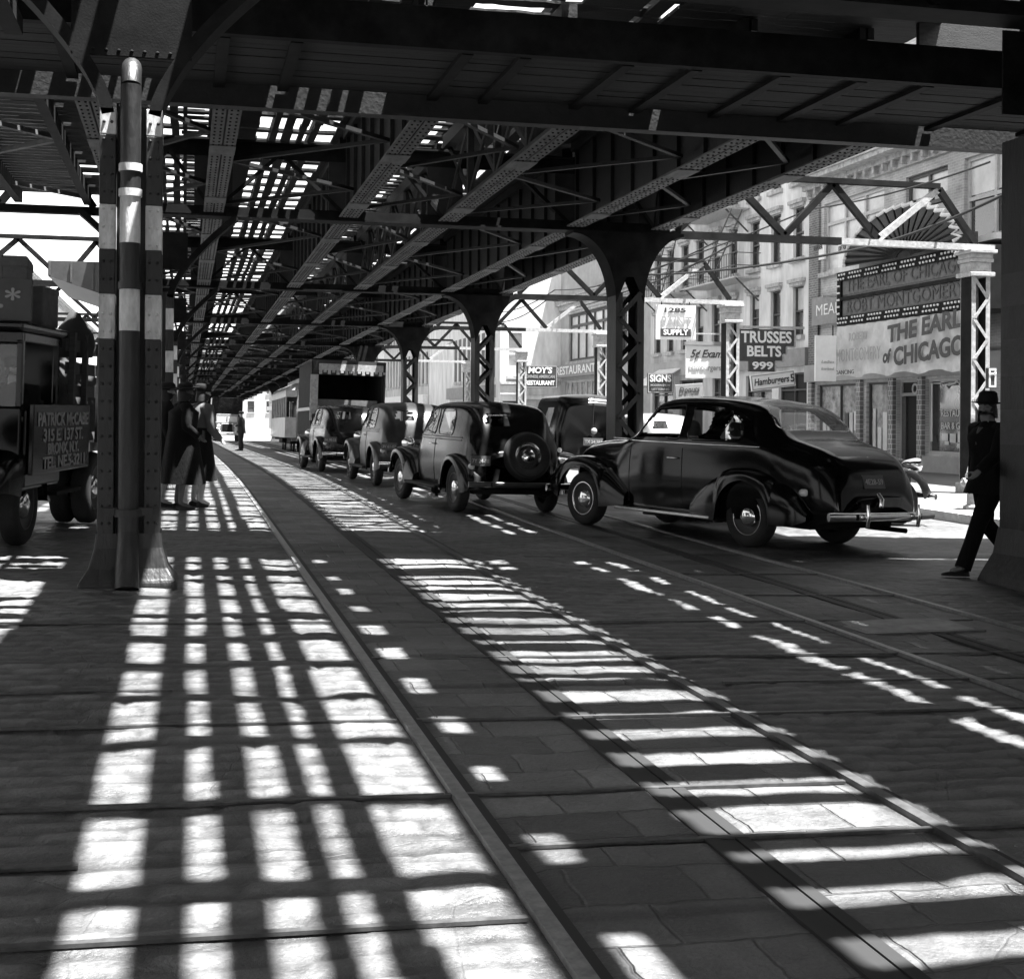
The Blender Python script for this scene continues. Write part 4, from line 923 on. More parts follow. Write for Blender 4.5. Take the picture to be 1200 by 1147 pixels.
# ---- streetcar
def streetcar(label):
    t = thing('streetcar', label, 'streetcar'); W, L2 = 1.25, 5.5
    def sec(z): return [(-W, z), (W, z)]
    mb = MB(); out = []
    def ring(e, z): return [(-W+e, -L2+.5, z), (-W+.45+e, -L2+e, z), (W-.45-e, -L2+e, z), (W-e, -L2+.5, z), (W-e, L2-.5, z), (W-.45-e, L2-e, z), (-W+.45+e, L2-e, z), (-W+e, L2-.5, z)]
    mb.grid([ring(0, .65), ring(0, 1.55), ring(.02, 1.56)], 0, True); mb.build('lower_body', M['tram'], t)
    mb = MB(); mb.grid([ring(0, 2.45), ring(0, 2.75), ring(.1, 2.9), ring(.35, 3.05), ring(.8, 3.12)], 0, True); o = len(mb.v); mb.f.append(tuple(range(o-8, o))); mb.m.append(0); mb.build('roof', M['tram'], t)
    MB().box(-.5, .5, -L2+1, L2-1, 3.1, 3.4).build('clerestory', M['tramd'], t, bevel=.04)
    for s_ in (-1, 1):
        for i in range(9):
            y = -L2+.55+i*1.2
            MB().box(s_*W-.06*(s_ > 0), s_*W+.06*(s_ < 0), y, y+.16, 1.56, 2.46).build('pillar', M['tram'], t)
            if i < 8: f = MB().box(s_*(W-.05)-.01, s_*(W-.05)+.01, y+.165, y+1.195, 1.58, 2.44).build('side_window', M['pane'], t)
    for e in (-1, 1):
        y = e*(L2-.02)
        for x in (-.8, -.28, .2, .72): MB().box(x, x+.09, y-.04, y+.04, .66, 2.46).build('pillar', M['tram'], t)
        for x in (-.7, -.18, .3): MB().box(x, x+.4, y-.015, y+.015, 1.58, 2.44).build('end_window', M['pane'], t)
        MB().box(-.19, .29, y-.03, y+.03, .7, 1.5).build('end_door', M['tramd'], t)
        MB().lathe([(.002, .1), (.12, .08), (.13, 0)], 20, 0, Matrix.Translation((0, y, 1.25)) @ Matrix.Rotation(-e*pi/2, 4, 'X')).build('headlight', M['lens'], t, 60)
        MB().box(-1.0, 1.0, y-.08, y+.08, .5, .64).build('bumper', M['tramd'], t)
    mb = MB()
    for y in (-2.6, 2.6): mb.box(-.9, .9, y-1.1, y+1.1, .35, .6)
    mb.build('truck_frame', M['iron'], t)
    for y in (-3.3, -1.9, 1.9, 3.3):
        for s_ in (-1, 1): wheel(t, s_*.72, y, .36, .1, s_, 'plain')
    return t
tr = streetcar('pale streetcar with dark windows standing left of the box truck, far up the track'); settle(tr, radians(0), 5.55, 66)
# ---- loaded lorry on the left
def old_lorry(label):
    t = thing('loaded_lorry', label, 'lorry'); P = M['paint2']
    # local: +y is forward, body behind; the left side (-x) faces the camera
    mb = MB(); mb.box(-.46, .46, .952, 1.5, .72, 1.3); mb.box(-.4, .4, .952, 1.48, 1.301, 1.42); mb.build('hood', P, t, bevel=.06)
    MB().box(-.44, .44, 1.51, 1.59, .66, 1.42).build('radiator', M['chrome'], t, bevel=.03)
    mb = MB()
    for i in range(9): mb.box(-.33+i*.08, -.31+i*.08, 1.595, 1.61, .74, 1.34)
    mb.build('grille', M['iron'], t)
    for s_ in (-1, 1):
        X = Matrix.Translation((s_*.68, 1.5, 1.14)) @ Matrix.Rotation(-pi/2, 4, 'X')
        h = MB().lathe([(.15, .06), (.155, .02), (.14, -.05), (.06, -.17), (.002, -.19)], 24, 0, X).build('headlight', M['paint'], t, 60)
        MB().lathe([(.145, .05), (.1, .085), (.002, .1)], 24, 0, X).build('lens', M['lens'], h, 60); MB().lathe([(.145, .06), (.16, .07), (.16, .04)], 24, 0, X).build('rim', M['chrome'], h, 60)
        fender(t, [(-.15, .45, .9, .4), (.15, .72, .92, .42), (.5, .95, .94, .42), (.9, .98, .93, .5), (1.25, .86, .9, .56), (1.42, .66, .84, .58)], .48, P, (.5, .4, .5), .4, s_)
        wheel(t, s_*.76, .5, .41, .19, s_, 'plain'); wheel(t, s_*.78, -2.2, .43, .22, s_, 'plain'); wheel(t, s_*.52, -2.2, .43, .2, s_, 'plain')
        MB().box(min(s_*.6, s_*.95), max(s_*.6, s_*.95), -1.2, -.2, .46, .5).build('running_board', M['iron'], t)
    bumper(t, 1.85, 1.75, .56, .04, M['chrome'], (), .1)
    # cab
    W = .88; z0, zb_, zt = .62, 1.38, 2.12
    mb = MB(); mb.box(-W+.02, W-.02, -.5, -.44, z0, zt); mb.box(-W, W, .88, .95, z0, zb_); mb.box(-W, W, -.5, .95, z0-.06, z0-.001)
    for s_ in (-1, 1):
        for y in (.84, -.42): mb.box(min(s_*W, s_*(W-.06)), max(s_*W, s_*(W-.06)), y, y+.08, zb_ if y > 0 else z0, zt)
        mb.box(min(s_*W, s_*(W-.06)), max(s_*W, s_*(W-.06)), -.5, .95, zt-.1, zt)
    mb.box(-W, W, .86, .93, zt-.12, zt); mb.build('cab', P, t, bevel=.015)
    MB().box(-W-.05, W+.05, -.55, 1.12, zt+.001, zt+.09).build('cab_roof', P, t, bevel=.03)
    MB().box(-W+.06, W-.06, .89, .91, zb_+.01, zt-.13).build('windscreen', M['glass'], t)
    d = None
    for s_ in (-1, 1):
        d = MB().box(min(s_*(W+.001), s_*(W+.04)), max(s_*(W+.001), s_*(W+.04)), -.4, .86, z0-.02, zb_-.02).build('door', P, t, bevel=.015)
        MB().tube([(s_*(W+.04), -.34, 1.24), (s_*(W+.08), -.34, 1.24), (s_*(W+.08), -.22, 1.24)], .012, 8).build('door_handle', M['chrome'], d, 60)
    # long board along the near side that carries the owner's name
    b_ = MB().box(-W-.11, -W-.06, -1.34, .86, .72, 1.42).build('name_board', P, t, bevel=.01)
    R = Matrix.Rotation(-pi/2, 4, 'Z')
    for txt, sz, z, wd, dy_ in (('PATRICK McCABE', .19, 1.26, 1.95, 0), ('315 E. 137 ST.', .18, 1.1, 1.55, 0), ('BRONX, N.Y.', .16, .96, 1.2, 0), ('TEL. NE.5-3211', .17, .82, 1.65, -.05)):
        letters(txt, sz, M['letg'], b_, -W-.118, -.24+dy_, z, wd, R, bold=.004)
    # stake body and load
    mb = MB(); mb.box(-.95, .95, -3.4, -.56, .88, .98)
    for s_ in (-1, 1):
        for y in (-3.3, -2.6, -1.9, -1.2, -.66): mb.box(s_*.95-.03, s_*.95+.03, y-.04, y+.04, .98, 2.2)
        for z in (1.5, 1.75, 2.0): mb.box(s_*.9-.015, s_*.9+.015, -3.35, -.6, z, z+.13)
    mb.build('stake_body', M['wood'], t)
    mb = MB(); rnd = random.Random(4); rows = []
    for i in range(9):
        y = -3.3+i*.33; rows.append([(x*.85, y, 1.0+(.95+.12*rnd.random())*(1-abs(x)**4)) for x in [-1+.2*j for j in range(11)]])
    mb.grid(rows); mb.build('tarpaulin', M['canvas'], t, 60)
    sb = MB().box(-.95, .95, .9, .95, zt+.1, zt+.5).build('roof_board', M['signd'], t)
    letters('D.*', .26, M['letg'], sb, -.62, .956, zt+.3, .46, Matrix.Rotation(pi, 4, 'Z'), bold=.004)
    mb = MB(); mb.box(-.4, .4, 1.2, 1.8, .5, .62); mb.box(-.4, -.3, -3.2, 1.2, .6, .8); mb.box(.3, .4, -3.2, 1.2, .6, .8); mb.bar((-.75, .5, .41), (.75, .5, .41), .07, .07); mb.bar((-.75, -2.2, .43), (.75, -2.2, .43), .12, .12); mb.build('chassis', M['iron'], t)
    MB().tube([(-.42+.2*cos(a), .55+.12*sin(a), 1.3+.16*sin(a)) for a in [2*pi*k/20 for k in range(21)]], .014, 6).build('steering_wheel', M['iron'], t, 60)
    seatback(t, -.25, 1.5, .95, 1.5)
    return t
TRK = (-2.28, 15.05, radians(180-10))
lo_ = old_lorry('old dark lorry on the left with lettering on its side and a loaded roof'); settle(lo_, TRK[2], TRK[0], TRK[1])
def on(o, p): return o.matrix_basis @ Vector(p)
rnd = random.Random(9)
for lab, p, sz, rz in (('larger dark carton on the roof of the old lorry', (-.5, .3, 2.22), (.5, .6, .66), .2), ('smaller dark carton beside the larger one on the lorry roof', (-.6, -.3, 2.22), (.42, .45, .42), -.1)):
    mb = MB(); a, b, c = sz; mb.box(-a/2, a/2, -b/2, b/2, 0, c); mb.box(-a/2-.01, a/2+.01, -b/2-.01, b/2+.01, c*.82, c*.97); mb.box(-.02, .02, -b/2-.012, b/2+.012, -.0, c+.006)
    o = mb.build('carton', M['card'], bevel=.02); o.location = on(lo_, p)+Vector((0, 0, .0)); o.rotation_euler = (0, 0, TRK[2]+rz); tag(o, lab, 'box', 'cartons on the lorry roof')
mb = MB(); mb.lathe([(.002, .52), (.06, .5), (.1, .42), (.2, .3), (.24, .12), (.2, 0), (.002, 0)], 18)
o = mb.build('stuffed_sack', M['canvas'], None, 60); o.location = on(lo_, (-.8, -1.3, 1.95)); tag(o, 'dark stuffed sack tied at the neck behind the lorry cab', 'sack')
# ---- far lorry coming towards the camera
def far_lorry(label):
    t = thing('far_lorry', label, 'lorry'); W = 1.15
    MB().box(-W, W, -4, .4, .9, 3.3).build('cargo_box', M['paint2'], t, bevel=.03)
    mb = MB(); mb.box(-.85, .85, .41, 1.1, .7, 1.45); mb.box(-.8, .8, .41, 1.0, 1.9, 2.05)
    for x in (-.82, -.04, .74): mb.box(x, x+.08, 1.0, 1.08, 1.45, 1.9)
    mb.build('cab', M['signg'], t, bevel=.02); MB().box(-.73, .73, 1.01, 1.03, 1.46, 1.89).build('windscreen', M['panel'], t)
    MB().box(-.45, .45, 1.11, 2.2, .7, 1.35).build('hood', M['signg'], t, bevel=.06); MB().box(-.36, .36, 2.201, 2.26, .72, 1.3).build('radiator', M['iron'], t, bevel=.02)
    for s_ in (-1, 1):
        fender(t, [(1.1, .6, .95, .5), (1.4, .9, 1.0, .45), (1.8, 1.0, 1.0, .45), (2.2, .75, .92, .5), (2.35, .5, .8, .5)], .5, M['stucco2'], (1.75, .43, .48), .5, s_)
        wheel(t, s_*.82, 1.75, .42, .2, s_, 'plain'); wheel(t, s_*.85, -2.6, .43, .24, s_, 'plain')
        MB().lathe([(.002, .12), (.13, .1), (.14, .02), (.05, -.12)], 18, 0, Matrix.Translation((s_*.62, 2.15, 1.15)) @ Matrix.Rotation(-pi/2, 4, 'X')).build('headlight', M['lens'], t, 60)
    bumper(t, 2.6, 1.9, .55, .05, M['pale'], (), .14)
    return t
fl = far_lorry('far lorry with a tall dark body and sunlit front, facing the camera up the street'); settle(fl, radians(180), 3.1, 106)
# ------------------------------------------------------------------ buildings
def facade(name, label, org, rz, W, H, depth, wall, wins, group=None, z0=-.6, cat='building'):
    """local x runs left to right as seen from the street, the front is at y = 0 facing -y.
    wins: dict(x, z, w, h, and options) ; returns the thing"""
    t = thing(name, label, cat, org, rz, group)
    xs = sorted({0, W}|{q for o in wins for q in (o['x']-o['w']/2, o['x']+o['w']/2)}); zs = sorted({z0, H}|{q for o in wins for q in (o['z'], o['z']+o['h'])})
    mb = MB()
    def hole(x, z): return any(o['x']-o['w']/2 < x < o['x']+o['w']/2 and o['z'] < z < o['z']+o['h'] for o in wins)
    for a, b in zip(xs[:-1], xs[1:]):
        for c, d in zip(zs[:-1], zs[1:]):
            if not hole((a+b)/2, (c+d)/2): mb.add([(a, 0, c), (b, 0, c), (b, 0, d), (a, 0, d)], [(0, 1, 2, 3)])
    for o in wins:
        a, b, c, d = o['x']-o['w']/2, o['x']+o['w']/2, o['z'], o['z']+o['h']; D = .22
        mb.add([(a, 0, c), (b, 0, c), (b, 0, d), (a, 0, d), (a, D, c), (b, D, c), (b, D, d), (a, D, d)], [(0, 4, 5, 1), (1, 5, 6, 2), (2, 6, 7, 3), (3, 7, 4, 0)])
    mb.box(0, W, .221, depth, z0, H)
    mb.add([(0, 0, z0), (0, .221, z0), (0, .221, H), (0, 0, H), (W, 0, z0), (W, .221, z0), (W, .221, H), (W, 0, H)], [(0, 1, 2, 3), (7, 6, 5, 4), (3, 2, 6, 7)])
    mb.build('wall', wall, t)
    for o in wins:
        a, b, c, d = o['x']-o['w']/2, o['x']+o['w']/2, o['z'], o['z']+o['h']; fm = o.get('frame', M['frame']); k = o.get('fw', .06)
        mb = MB(); mb.box(a, a+k, .1, .16, c, d); mb.box(b-k, b, .1, .16, c, d); mb.box(a+k, b-k, .1, .16, c, c+k); mb.box(a+k, b-k, .1, .16, d-k, d)
        for f in o.get('mul', ()): mb.box(a+(b-a)*f-k/2, a+(b-a)*f+k/2, .095, .155, c+k, d-k)
        for f in o.get('tra', (.5,)): mb.box(a+k, b-k, .09, .15, c+(d-c)*f-k/2, c+(d-c)*f+k/2)
        w_ = mb.build(o.get('name', 'window'), fm, t)
        MB().box(a+.01, b-.01, .165, .18, c+.01, d-.01).build('pane', o.get('pane', M['pane']), w_)
        if o.get('blind'):
            MB().box(a+.06, b-.06, .158, .163, d-(d-c)*o['blind'], d-.05).build('blind', M['panel'], w_)
        if o.get('sill', 1): MB().box(a-.12, b+.12, -.14, -.003, c-.16, c-.01).build('sill', o.get('trim', M['stone']), w_)
        if o.get('lintel', 0): mb = MB(); mb.box(a-.16, b+.16, -.16, -.003, d+.12, d+.24); mb.box(a-.1, b+.1, -.1, -.004, d, d+.119); mb.build('lintel', o.get('trim', M['stone']), w_)
    return t
def band(t, name, x0, x1, y0, y1, z0, z1, mt, bevel=0): return MB().box(x0, x1, y0, y1, z0, z1).build(name, mt, t, bevel=bevel)
def cornice(t, W, z, mt, dent=True, out=.5):
    mb = MB(); mb.box(-.05, W+.05, -.12, -.003, z, z+.25); mb.box(-.05, W+.05, -.3, -.003, z+.251, z+.4); mb.box(-.05, W+.05, -out, -.003, z+.401, z+.55); mb.box(-.08, W+.08, -out-.08, -.003, z+.551, z+.62)
    if dent:
        x = .2
        while x < W: mb.box(x, x+.12, -.28, -.121, z+.05, z+.25); x += .55
    return mb.build('cornice', mt, t)
RZ = -pi/2
gz = -.06
# theatre and restaurant building, nearest on the right
Y1 = 41.4; wx = lambda Y: Y1-Y
T = M['stone']
wins = [dict(x=2.9, z=6.25, w=3.9, h=2.2, mul=(.33, .66), tra=(.7,), fw=.1, frame=M['frame'], pane=M['panel'], lintel=0), dict(x=7.2, z=6.25, w=2.2, h=2.2, mul=(.5,), tra=(.6,), fw=.1, frame=M['framed'], pane=M['pane'], blind=.3),
        dict(x=10.4, z=6.25, w=2.6, h=2.2, mul=(.5,), tra=(.5,), fw=.1, frame=M['frame'], pane=M['pane'], blind=.45), dict(x=14.5, z=6.25, w=2.6, h=2.2, mul=(.5,), tra=(.5,), fw=.1, pane=M['panel']),
        dict(x=2.0, z=.45, w=2.9, h=2.2, mul=(.5,), tra=(), fw=.06, frame=M['framed'], pane=M['poster'], sill=0, name='shop_window'), dict(x=4.6, z=.45, w=1.5, h=2.2, tra=(), fw=.06, frame=M['framed'], pane=M['poster'], sill=0, name='shop_window'),
        dict(x=6.3, z=.0, w=1.25, h=2.7, tra=(.84,), fw=.09, frame=M['greywall'], pane=M['inside'], sill=0, name='doorway'), dict(x=8.55, z=.62, w=2.6, h=2.05, tra=(), fw=.07, frame=M['frame'], pane=M['pane'], sill=0, name='shop_window'), dict(x=13, z=.5, w=4, h=2.2, mul=(.5,), tra=(), frame=M['framed'], sill=0, name='shop_window')]
b1 = facade('theatre_building', 'low brick building with big upper windows and a restaurant beneath the theatre marquee', (20, Y1, gz), RZ, 19, 17, 12, M['brickl'], wins)
cornice(b1, 19, 8.75, M['stone'], True, .7)
band(b1, 'shopfront_beam', 0, 19, -.2, -.003, 2.75, 3.3, M['greywall']); band(b1, 'coping_ledge', 3.4, 12, -.9, -.004, 5.95, 6.1, M['stucco'])
for x in (.25, 3.55, 5.5, 7.1, 10.2): band(b1, 'pilaster', x-.13, x+.13, -.12, -.004, -.3, 2.74, M['tile'])
band(b1, 'stall_riser', 7.3, 10.05, -.14, -.004, -.2, .55, M['greywall']); band(b1, 'brick_pier', .05, .75, -.08, -.004, 3.31, 8.7, M['brick'])
sgn = band(b1, 'fascia_sign', .7, 3.3, -.28, -.205, 4.55, 5.45, M['signg']); letters('MEALS', .5, M['letw'], sgn, 2.0, -.29, 5.0, 1.9)
band(b1, 'sign_bracket', 2.7, 2.76, -.9, -.29, 5.3, 5.36, M['pale'])
letters('RESTAURANT', .26, M['letw'], b1, 8.6, .15, 1.72, 1.6, name='window_lettering'); letters('BAR & GRILL', .26, M['letw'], b1, 8.5, .15, 1.38, 1.35, name='window_lettering')
letters('Jerry', .4, M['letw'], b1, 9.2, .15, 2.28, .9, shear=.4, name='window_lettering')
mb = MB(); mb.tube([(7.45, .07, .95), (7.45, .07, 2.55), (7.9, .07, 2.55)], .03, 8); mb.tube([(7.9, .07, 2.5), (8.0, .07, 2.42), (8.1, .07, 2.5), (8.6, .07, 2.52), (8.7, .07, 2.6), (8.85, .07, 2.5), (9.5, .07, 2.56)], .025, 8); mb.build('tube_light', M['bulb'], b1, 60)
for x, z, a, c in ((8.0, 1.08, .3, .2), (8.4, 1.06, .28, .24), (8.8, 1.1, .26, .28), (8.1, .92, .2, .1), (8.75, .86, .3, .12)): band(b1, 'notice', x-a/2, x+a/2, .14, .15, z-c/2, z+c/2, M['panel'])
rnd = random.Random(3)
for x0_, x1_ in ((.65, 3.35), (3.95, 5.25)):
    for i in range(int((x1_-x0_)/.3)):
        a = x0_+.1+i*.3; hgt = rnd.uniform(.2, .8); band(b1, 'display_card', a, a+rnd.uniform(.14, .26), .12, .14, .5+rnd.choice((0, 0, .7)), .5+hgt+.6, rnd.choice((M['panel'], M['framed'], M['greywall'], M['signw'])))
band(b1, 'door_leaf', 5.78, 6.0, .1, .17, .05, 2.2, M['framed']); band(b1, 'door_step', 5.6, 7.0, -.3, -.005, -.3, .02, M['stone'])
mb = MB().lathe([(.16, 0), (.16, .03), (.1, .03), (.1, 0)], 20, 0, Matrix.Translation((6.6, .06, 2.42)) @ Matrix.Rotation(pi/2, 4, 'X')); mb.build('transom_emblem', M['frame'], b1, 60)
# marquee
mz0, mz1, my0, my1, mX = 4.2, 5.75, 29.4, 36.6, 18.6
t = thing('theatre_marquee', 'dark theatre marquee studded with bulbs, two rows of letters and a pleated fan on top', 'marquee', (mX, my1, 0), RZ)
WM = my1-my0
MB().box(0, WM, 0, 1.39, mz0, mz1).build('marquee_box', M['signd'], t)
mb = MB()
for a, b, c, d in ((0, WM, mz0, mz0+.26), (0, WM, mz1-.26, mz1), (0, .22, mz0+.261, mz1-.261), (WM-.22, WM, mz0+.261, mz1-.261), (.221, WM-.221, (mz0+mz1)/2-.05, (mz0+mz1)/2+.05)): mb.box(a, b, -.07, -.003, c, d)
mb.build('marquee_frame', M['iron'], t)
mb = MB()
for i in range(44):
    x = .1+i*(WM-.2)/43
    for z in (mz0+.08, mz0+.2, mz1-.2, mz1-.08):
        if (i*7+int(z*100)) % 6: mb.lathe([(.002, .04), (.03, .03), (.034, 0)], 6, 0, Matrix.Translation((x+(.06 if z in (mz0+.2, mz1-.08) else 0), -.075, z)) @ Matrix.Rotation(pi/2, 4, 'X'))
for i in range(5):
    for x in (.07, .16): mb.lathe([(.002, .04), (.03, .03), (.034, 0)], 6, 0, Matrix.Translation((x, -.075, mz0+.35+i*.2)) @ Matrix.Rotation(pi/2, 4, 'X'))
stuff(mb.build('bulb', M['bulb'], t))
for z, txt, wd in ((mz0+.86+.25, 'THE EARL OF CHICAGO', 6.2), (mz0+.5, 'ROBT MONTGOMERY', 6.1)):
    MB().box(.25, WM-.25, -.01, -.004, z-.22, z+.22).build('letter_board', M['card'], t); letters(txt, .5, M['letd'], t, WM/2, -.03, z, wd)
# pleated fan crest
rows = []; N = 40; cx_ = WM/2+.6
for k, (f, ex) in enumerate(((.12, 0), (1.0, 1), (1.0, 1))):
    r = []
    for i in range(N+1):
        a = pi*i/N; pl = .05*(1 if i % 2 else -1)*f; sc = f*(1+.03*(1 if i % 2 else -1)*ex)
        r.append((cx_-2.9*sc*cos(a), -.25-.25*f+pl+(.05 if k == 2 else 0), mz1+.02+1.25*sc*sin(a)+(.06 if k == 2 else 0)))
    rows.append(r)
MB().grid(rows[:2]).build('fan', M['signd'], t)
mb = MB(); 
mb.tube([Vector(p_)+Vector((0, -.02, .03)) for p_ in rows[1]], .05, 6)
mb.build('sunlit_fan_edge', M['stucco'], t)  # white edge: sunlight along the top of the fan put into colour
mb = MB()
for i in range(1, N, 2): mb.bar(Vector(rows[0][i])+Vector((0, -.03, 0)), Vector(rows[1][i])+Vector((0, -.03, 0)), .035, .03)
mb.build('fan_rib', M['iron'], t)
MB().box(cx_-2.9, cx_+2.9, -.05, .05, mz1+.0, mz1+.3).build('fan_base', M['signd'], t)
# cloth banner below
t = thing('cloth_banner', 'grey cloth banner with bold film title hanging under the theatre marquee', 'banner', (mX-.03, my1, 0), RZ)
rows = []
for j in range(9):
    z = mz0-.02-(mz0-.02-2.72)*j/8; rows.append([(WM*i/60, -.02-.06*j/8*sin(i*.5)-.03*sin(i*1.3+j), z+(.05*sin(i*.45)*(j/8)**3)) for i in range(61)])
b_ = MB().grid(rows).build('cloth', M['banner'], t, 60)
letters('THE EARL', .62, M['letd'], b_, 4.95, -.14, 3.86, 3.6, Matrix.Rotation(-.06, 4, 'Y'), bold=.022, shear=.1); letters('CHICAGO', .66, M['letd'], b_, 5.2, -.15, 3.22, 3.4, Matrix.Rotation(-.05, 4, 'Y'), bold=.024, shear=.05); letters('of', .5, M['letd'], b_, 3.15, -.15, 3.18, .45, bold=.02, shear=.2)
letters('ROBERT', .3, M['letg'], b_, 1.5, -.14, 3.82, 1.1, bold=.01); letters('MONTGOMERY', .52, M['letg'], b_, 1.5, -.15, 3.3, 2.6); letters('DANCING', .17, M['letd'], b_, .75, -.16, 2.83, 1.1)
def sign(name, label, p, w_, h_, board, rows, rz=0, th=.08, border=None, group=None, tilt=0, hang=None):
    t = thing(name, label, 'sign', p, rz, group); t.rotation_euler = (0, tilt, rz)
    b = MB().box(-w_/2, w_/2, 0, th, -h_/2, h_/2).build('board', board, t, bevel=.008)
    if border: mb = MB(); k = .035; mb.box(-w_/2+.02, w_/2-.02, -.008, -.001, h_/2-.02-k, h_/2-.02); mb.box(-w_/2+.02, w_/2-.02, -.008, -.001, -h_/2+.02, -h_/2+.02+k); mb.box(-w_/2+.02, -w_/2+.02+k, -.007, -.001, -h_/2+.056, h_/2-.056); mb.box(w_/2-.02-k, w_/2-.02, -.007, -.001, -h_/2+.056, h_/2-.056); mb.build('border', border, b)
    for txt, sz, x, z, wd, mt, sh, bd in rows: letters(txt, sz, mt, b, x, -.012, z, wd, shear=sh, bold=bd)
    if hang:
        for x in (-w_*.35, w_*.35): MB().bar((x, th/2, h_/2), (x, th/2, h_/2+hang), .025, .025).build('hanger', M['iron'], t)
    return t
W_, D_, G_ = M['letw'], M['letd'], M['letg']
sign('paint_sign', 'white square sign reading paint supply, hung under the truss of the second pale post', at(792, 378, 37.2), 1.12, .93, M['signw'], [('PAINT', .36, .02, .02, .85, G_, 0, .008), ('1285', .17, -.02, .33, .6, D_, 0, .006)], hang=.1, rz=-.1)
o = [c for c in C.objects if c.name.startswith('paint_sign')][-1]
bb = MB().box(-.42, .42, -.014, -.002, -.38, -.17).build('panel', M['signd'], o); letters('SUPPLY', .2, W_, bb, 0, -.02, -.275, .7, bold=.006)
t = thing('truss_shop_sign', 'stepped dark sign with white words trusses and belts, beside the second pale post', 'sign', at(899, 408, 43.5), -.05)
mb = MB(); mb.prism([(-.93, .6), (.9, .6), (.9, .05), (.62, .05), (.62, -.2), (.5, -.2), (.5, -.42), (.25, -.42), (.25, -.75), (-.6, -.75), (-.6, -.42), (-.93, -.42)], 0, .12); b_ = mb.build('board', M['signd'], t)
mb = MB(); P_ = [(.9, .6), (.9, .05), (.62, .05), (.62, -.2), (.5, -.2), (.5, -.42), (.25, -.42), (.25, -.75)]
for a, c in zip(P_[:-1], P_[1:]): mb.bar((a[0]+.03, .04, a[1]), (c[0]+.03, .04, c[1]), .16, .04, up=(1, 0, 0) if abs(a[0]-c[0]) < .01 else (0, 0, 1))
mb.build('edging', M['pale'], t); MB().box(-.95, 1.25, -.02, .14, .63, .7).build('top_rail', M['pale'], t)
letters('TRUSSES', .5, W_, b_, -.03, -.01, .33, 1.7, bold=.014); letters('BELTS', .46, W_, b_, -.1, -.01, -.12, 1.15, bold=.014); letters('999', .32, W_, b_, -.15, -.01, -.57, .7, bold=.01)
sign('lunch_sign', 'white board with five cent script lettering left of the second pale post', at(826, 424, 45), 1.3, 1.08, M['signw'], [('5¢ Exam', .36, .05, .25, 1.1, D_, .35, .008), ('Hamburgers', .26, .0, -.2, 1.1, G_, 0, .004)], rz=-.08)
o = [c for c in C.objects if c.name.startswith('lunch_sign')][-1]; MB().box(-.68, .68, -.05, .16, .545, .66).build('cap', M['signg'], o); MB().box(-.66, .66, .0, .1, .9, .95).build('rail', M['pale'], o); [MB().box(x-.02, x+.02, .02, .06, .66, .9).build('stay', M['pale'], o) for x in (-.6, .6)]
sign('signpainter_sign', 'dark square sign reading signs, beneath a white awning past the black latticed column', at(774, 449, 50), .98, .74, M['signd'], [('SIGNS', .34, 0, .16, .8, W_, 0, .012), ('MODERN SHOW', .12, 0, -.08, .74, G_, 0, .003), ('LETTERING', .12, 0, -.23, .66, G_, 0, .003)], border=G_, rz=-.1)
sign('hamburger_sign', 'pale slanting board lettered hamburgers, just over the roof of the black sedan', at(906, 446, 43), 1.5, .5, M['signw'], [('Hamburgers', .3, -.05, 0, 1.2, D_, .2, .006), ('5', .34, .66, 0, .14, D_, 0, .008)], tilt=-.13, border=G_)
sign('small_lunch_sign', 'small pale scalloped board below the white lunch board, above the sedan hood', at(808, 459, 44), .95, .5, M['signg'], [('Donuts', .26, 0, .06, .7, D_, .2, .004)], tilt=-.08)
sign('white_hanging_sign', 'tall blank-looking white sign hanging left of the cloth banner', at(968, 420, 39.5), .66, 1.32, M['signw'], [('Ladies', .12, .05, -.1, .4, G_, .2, 0), ('Invited', .12, .05, -.3, .4, G_, .2, 0)], hang=.3)
sign('rent_sign', 'white loft for rent placard fixed across the upper windows left of the fan', at(990, 298, 41.3), .85, .8, M['signw'], [('LOFT FOR RENT', .2, 0, .2, .8, D_, 0, .004)], rz=RZ)
sign('barber_sign', 'white placard left of the loft for rent placard, on the brick pier', at(959, 294, 44.2), .8, .62, M['signw'], [('BARBER', .2, 0, .1, .62, D_, 0, .004)], rz=RZ)
sign('framed_sign', 'narrow framed sign hanging at the right of the pale post by the marquee', at(1163, 443, 26.5), .2, .4, M['signd'], [('LUNCH', .06, 0, .08, .15, W_, 0, 0)], border=W_)
sign('restaurant_sign', 'dark three-line hanging restaurant sign in front of the white end wall', at(633, 441.5, 67), 1.72, 1.1, M['signd'], [("MOY'S", .4, 0, .3, 1.2, W_, .1, .014), ('CHINESE AMERICAN', .2, 0, 0, 1.45, G_, 0, .004), ('RESTAURANT', .3, 0, -.31, 1.45, W_, 0, .01)], border=G_, rz=-.05)
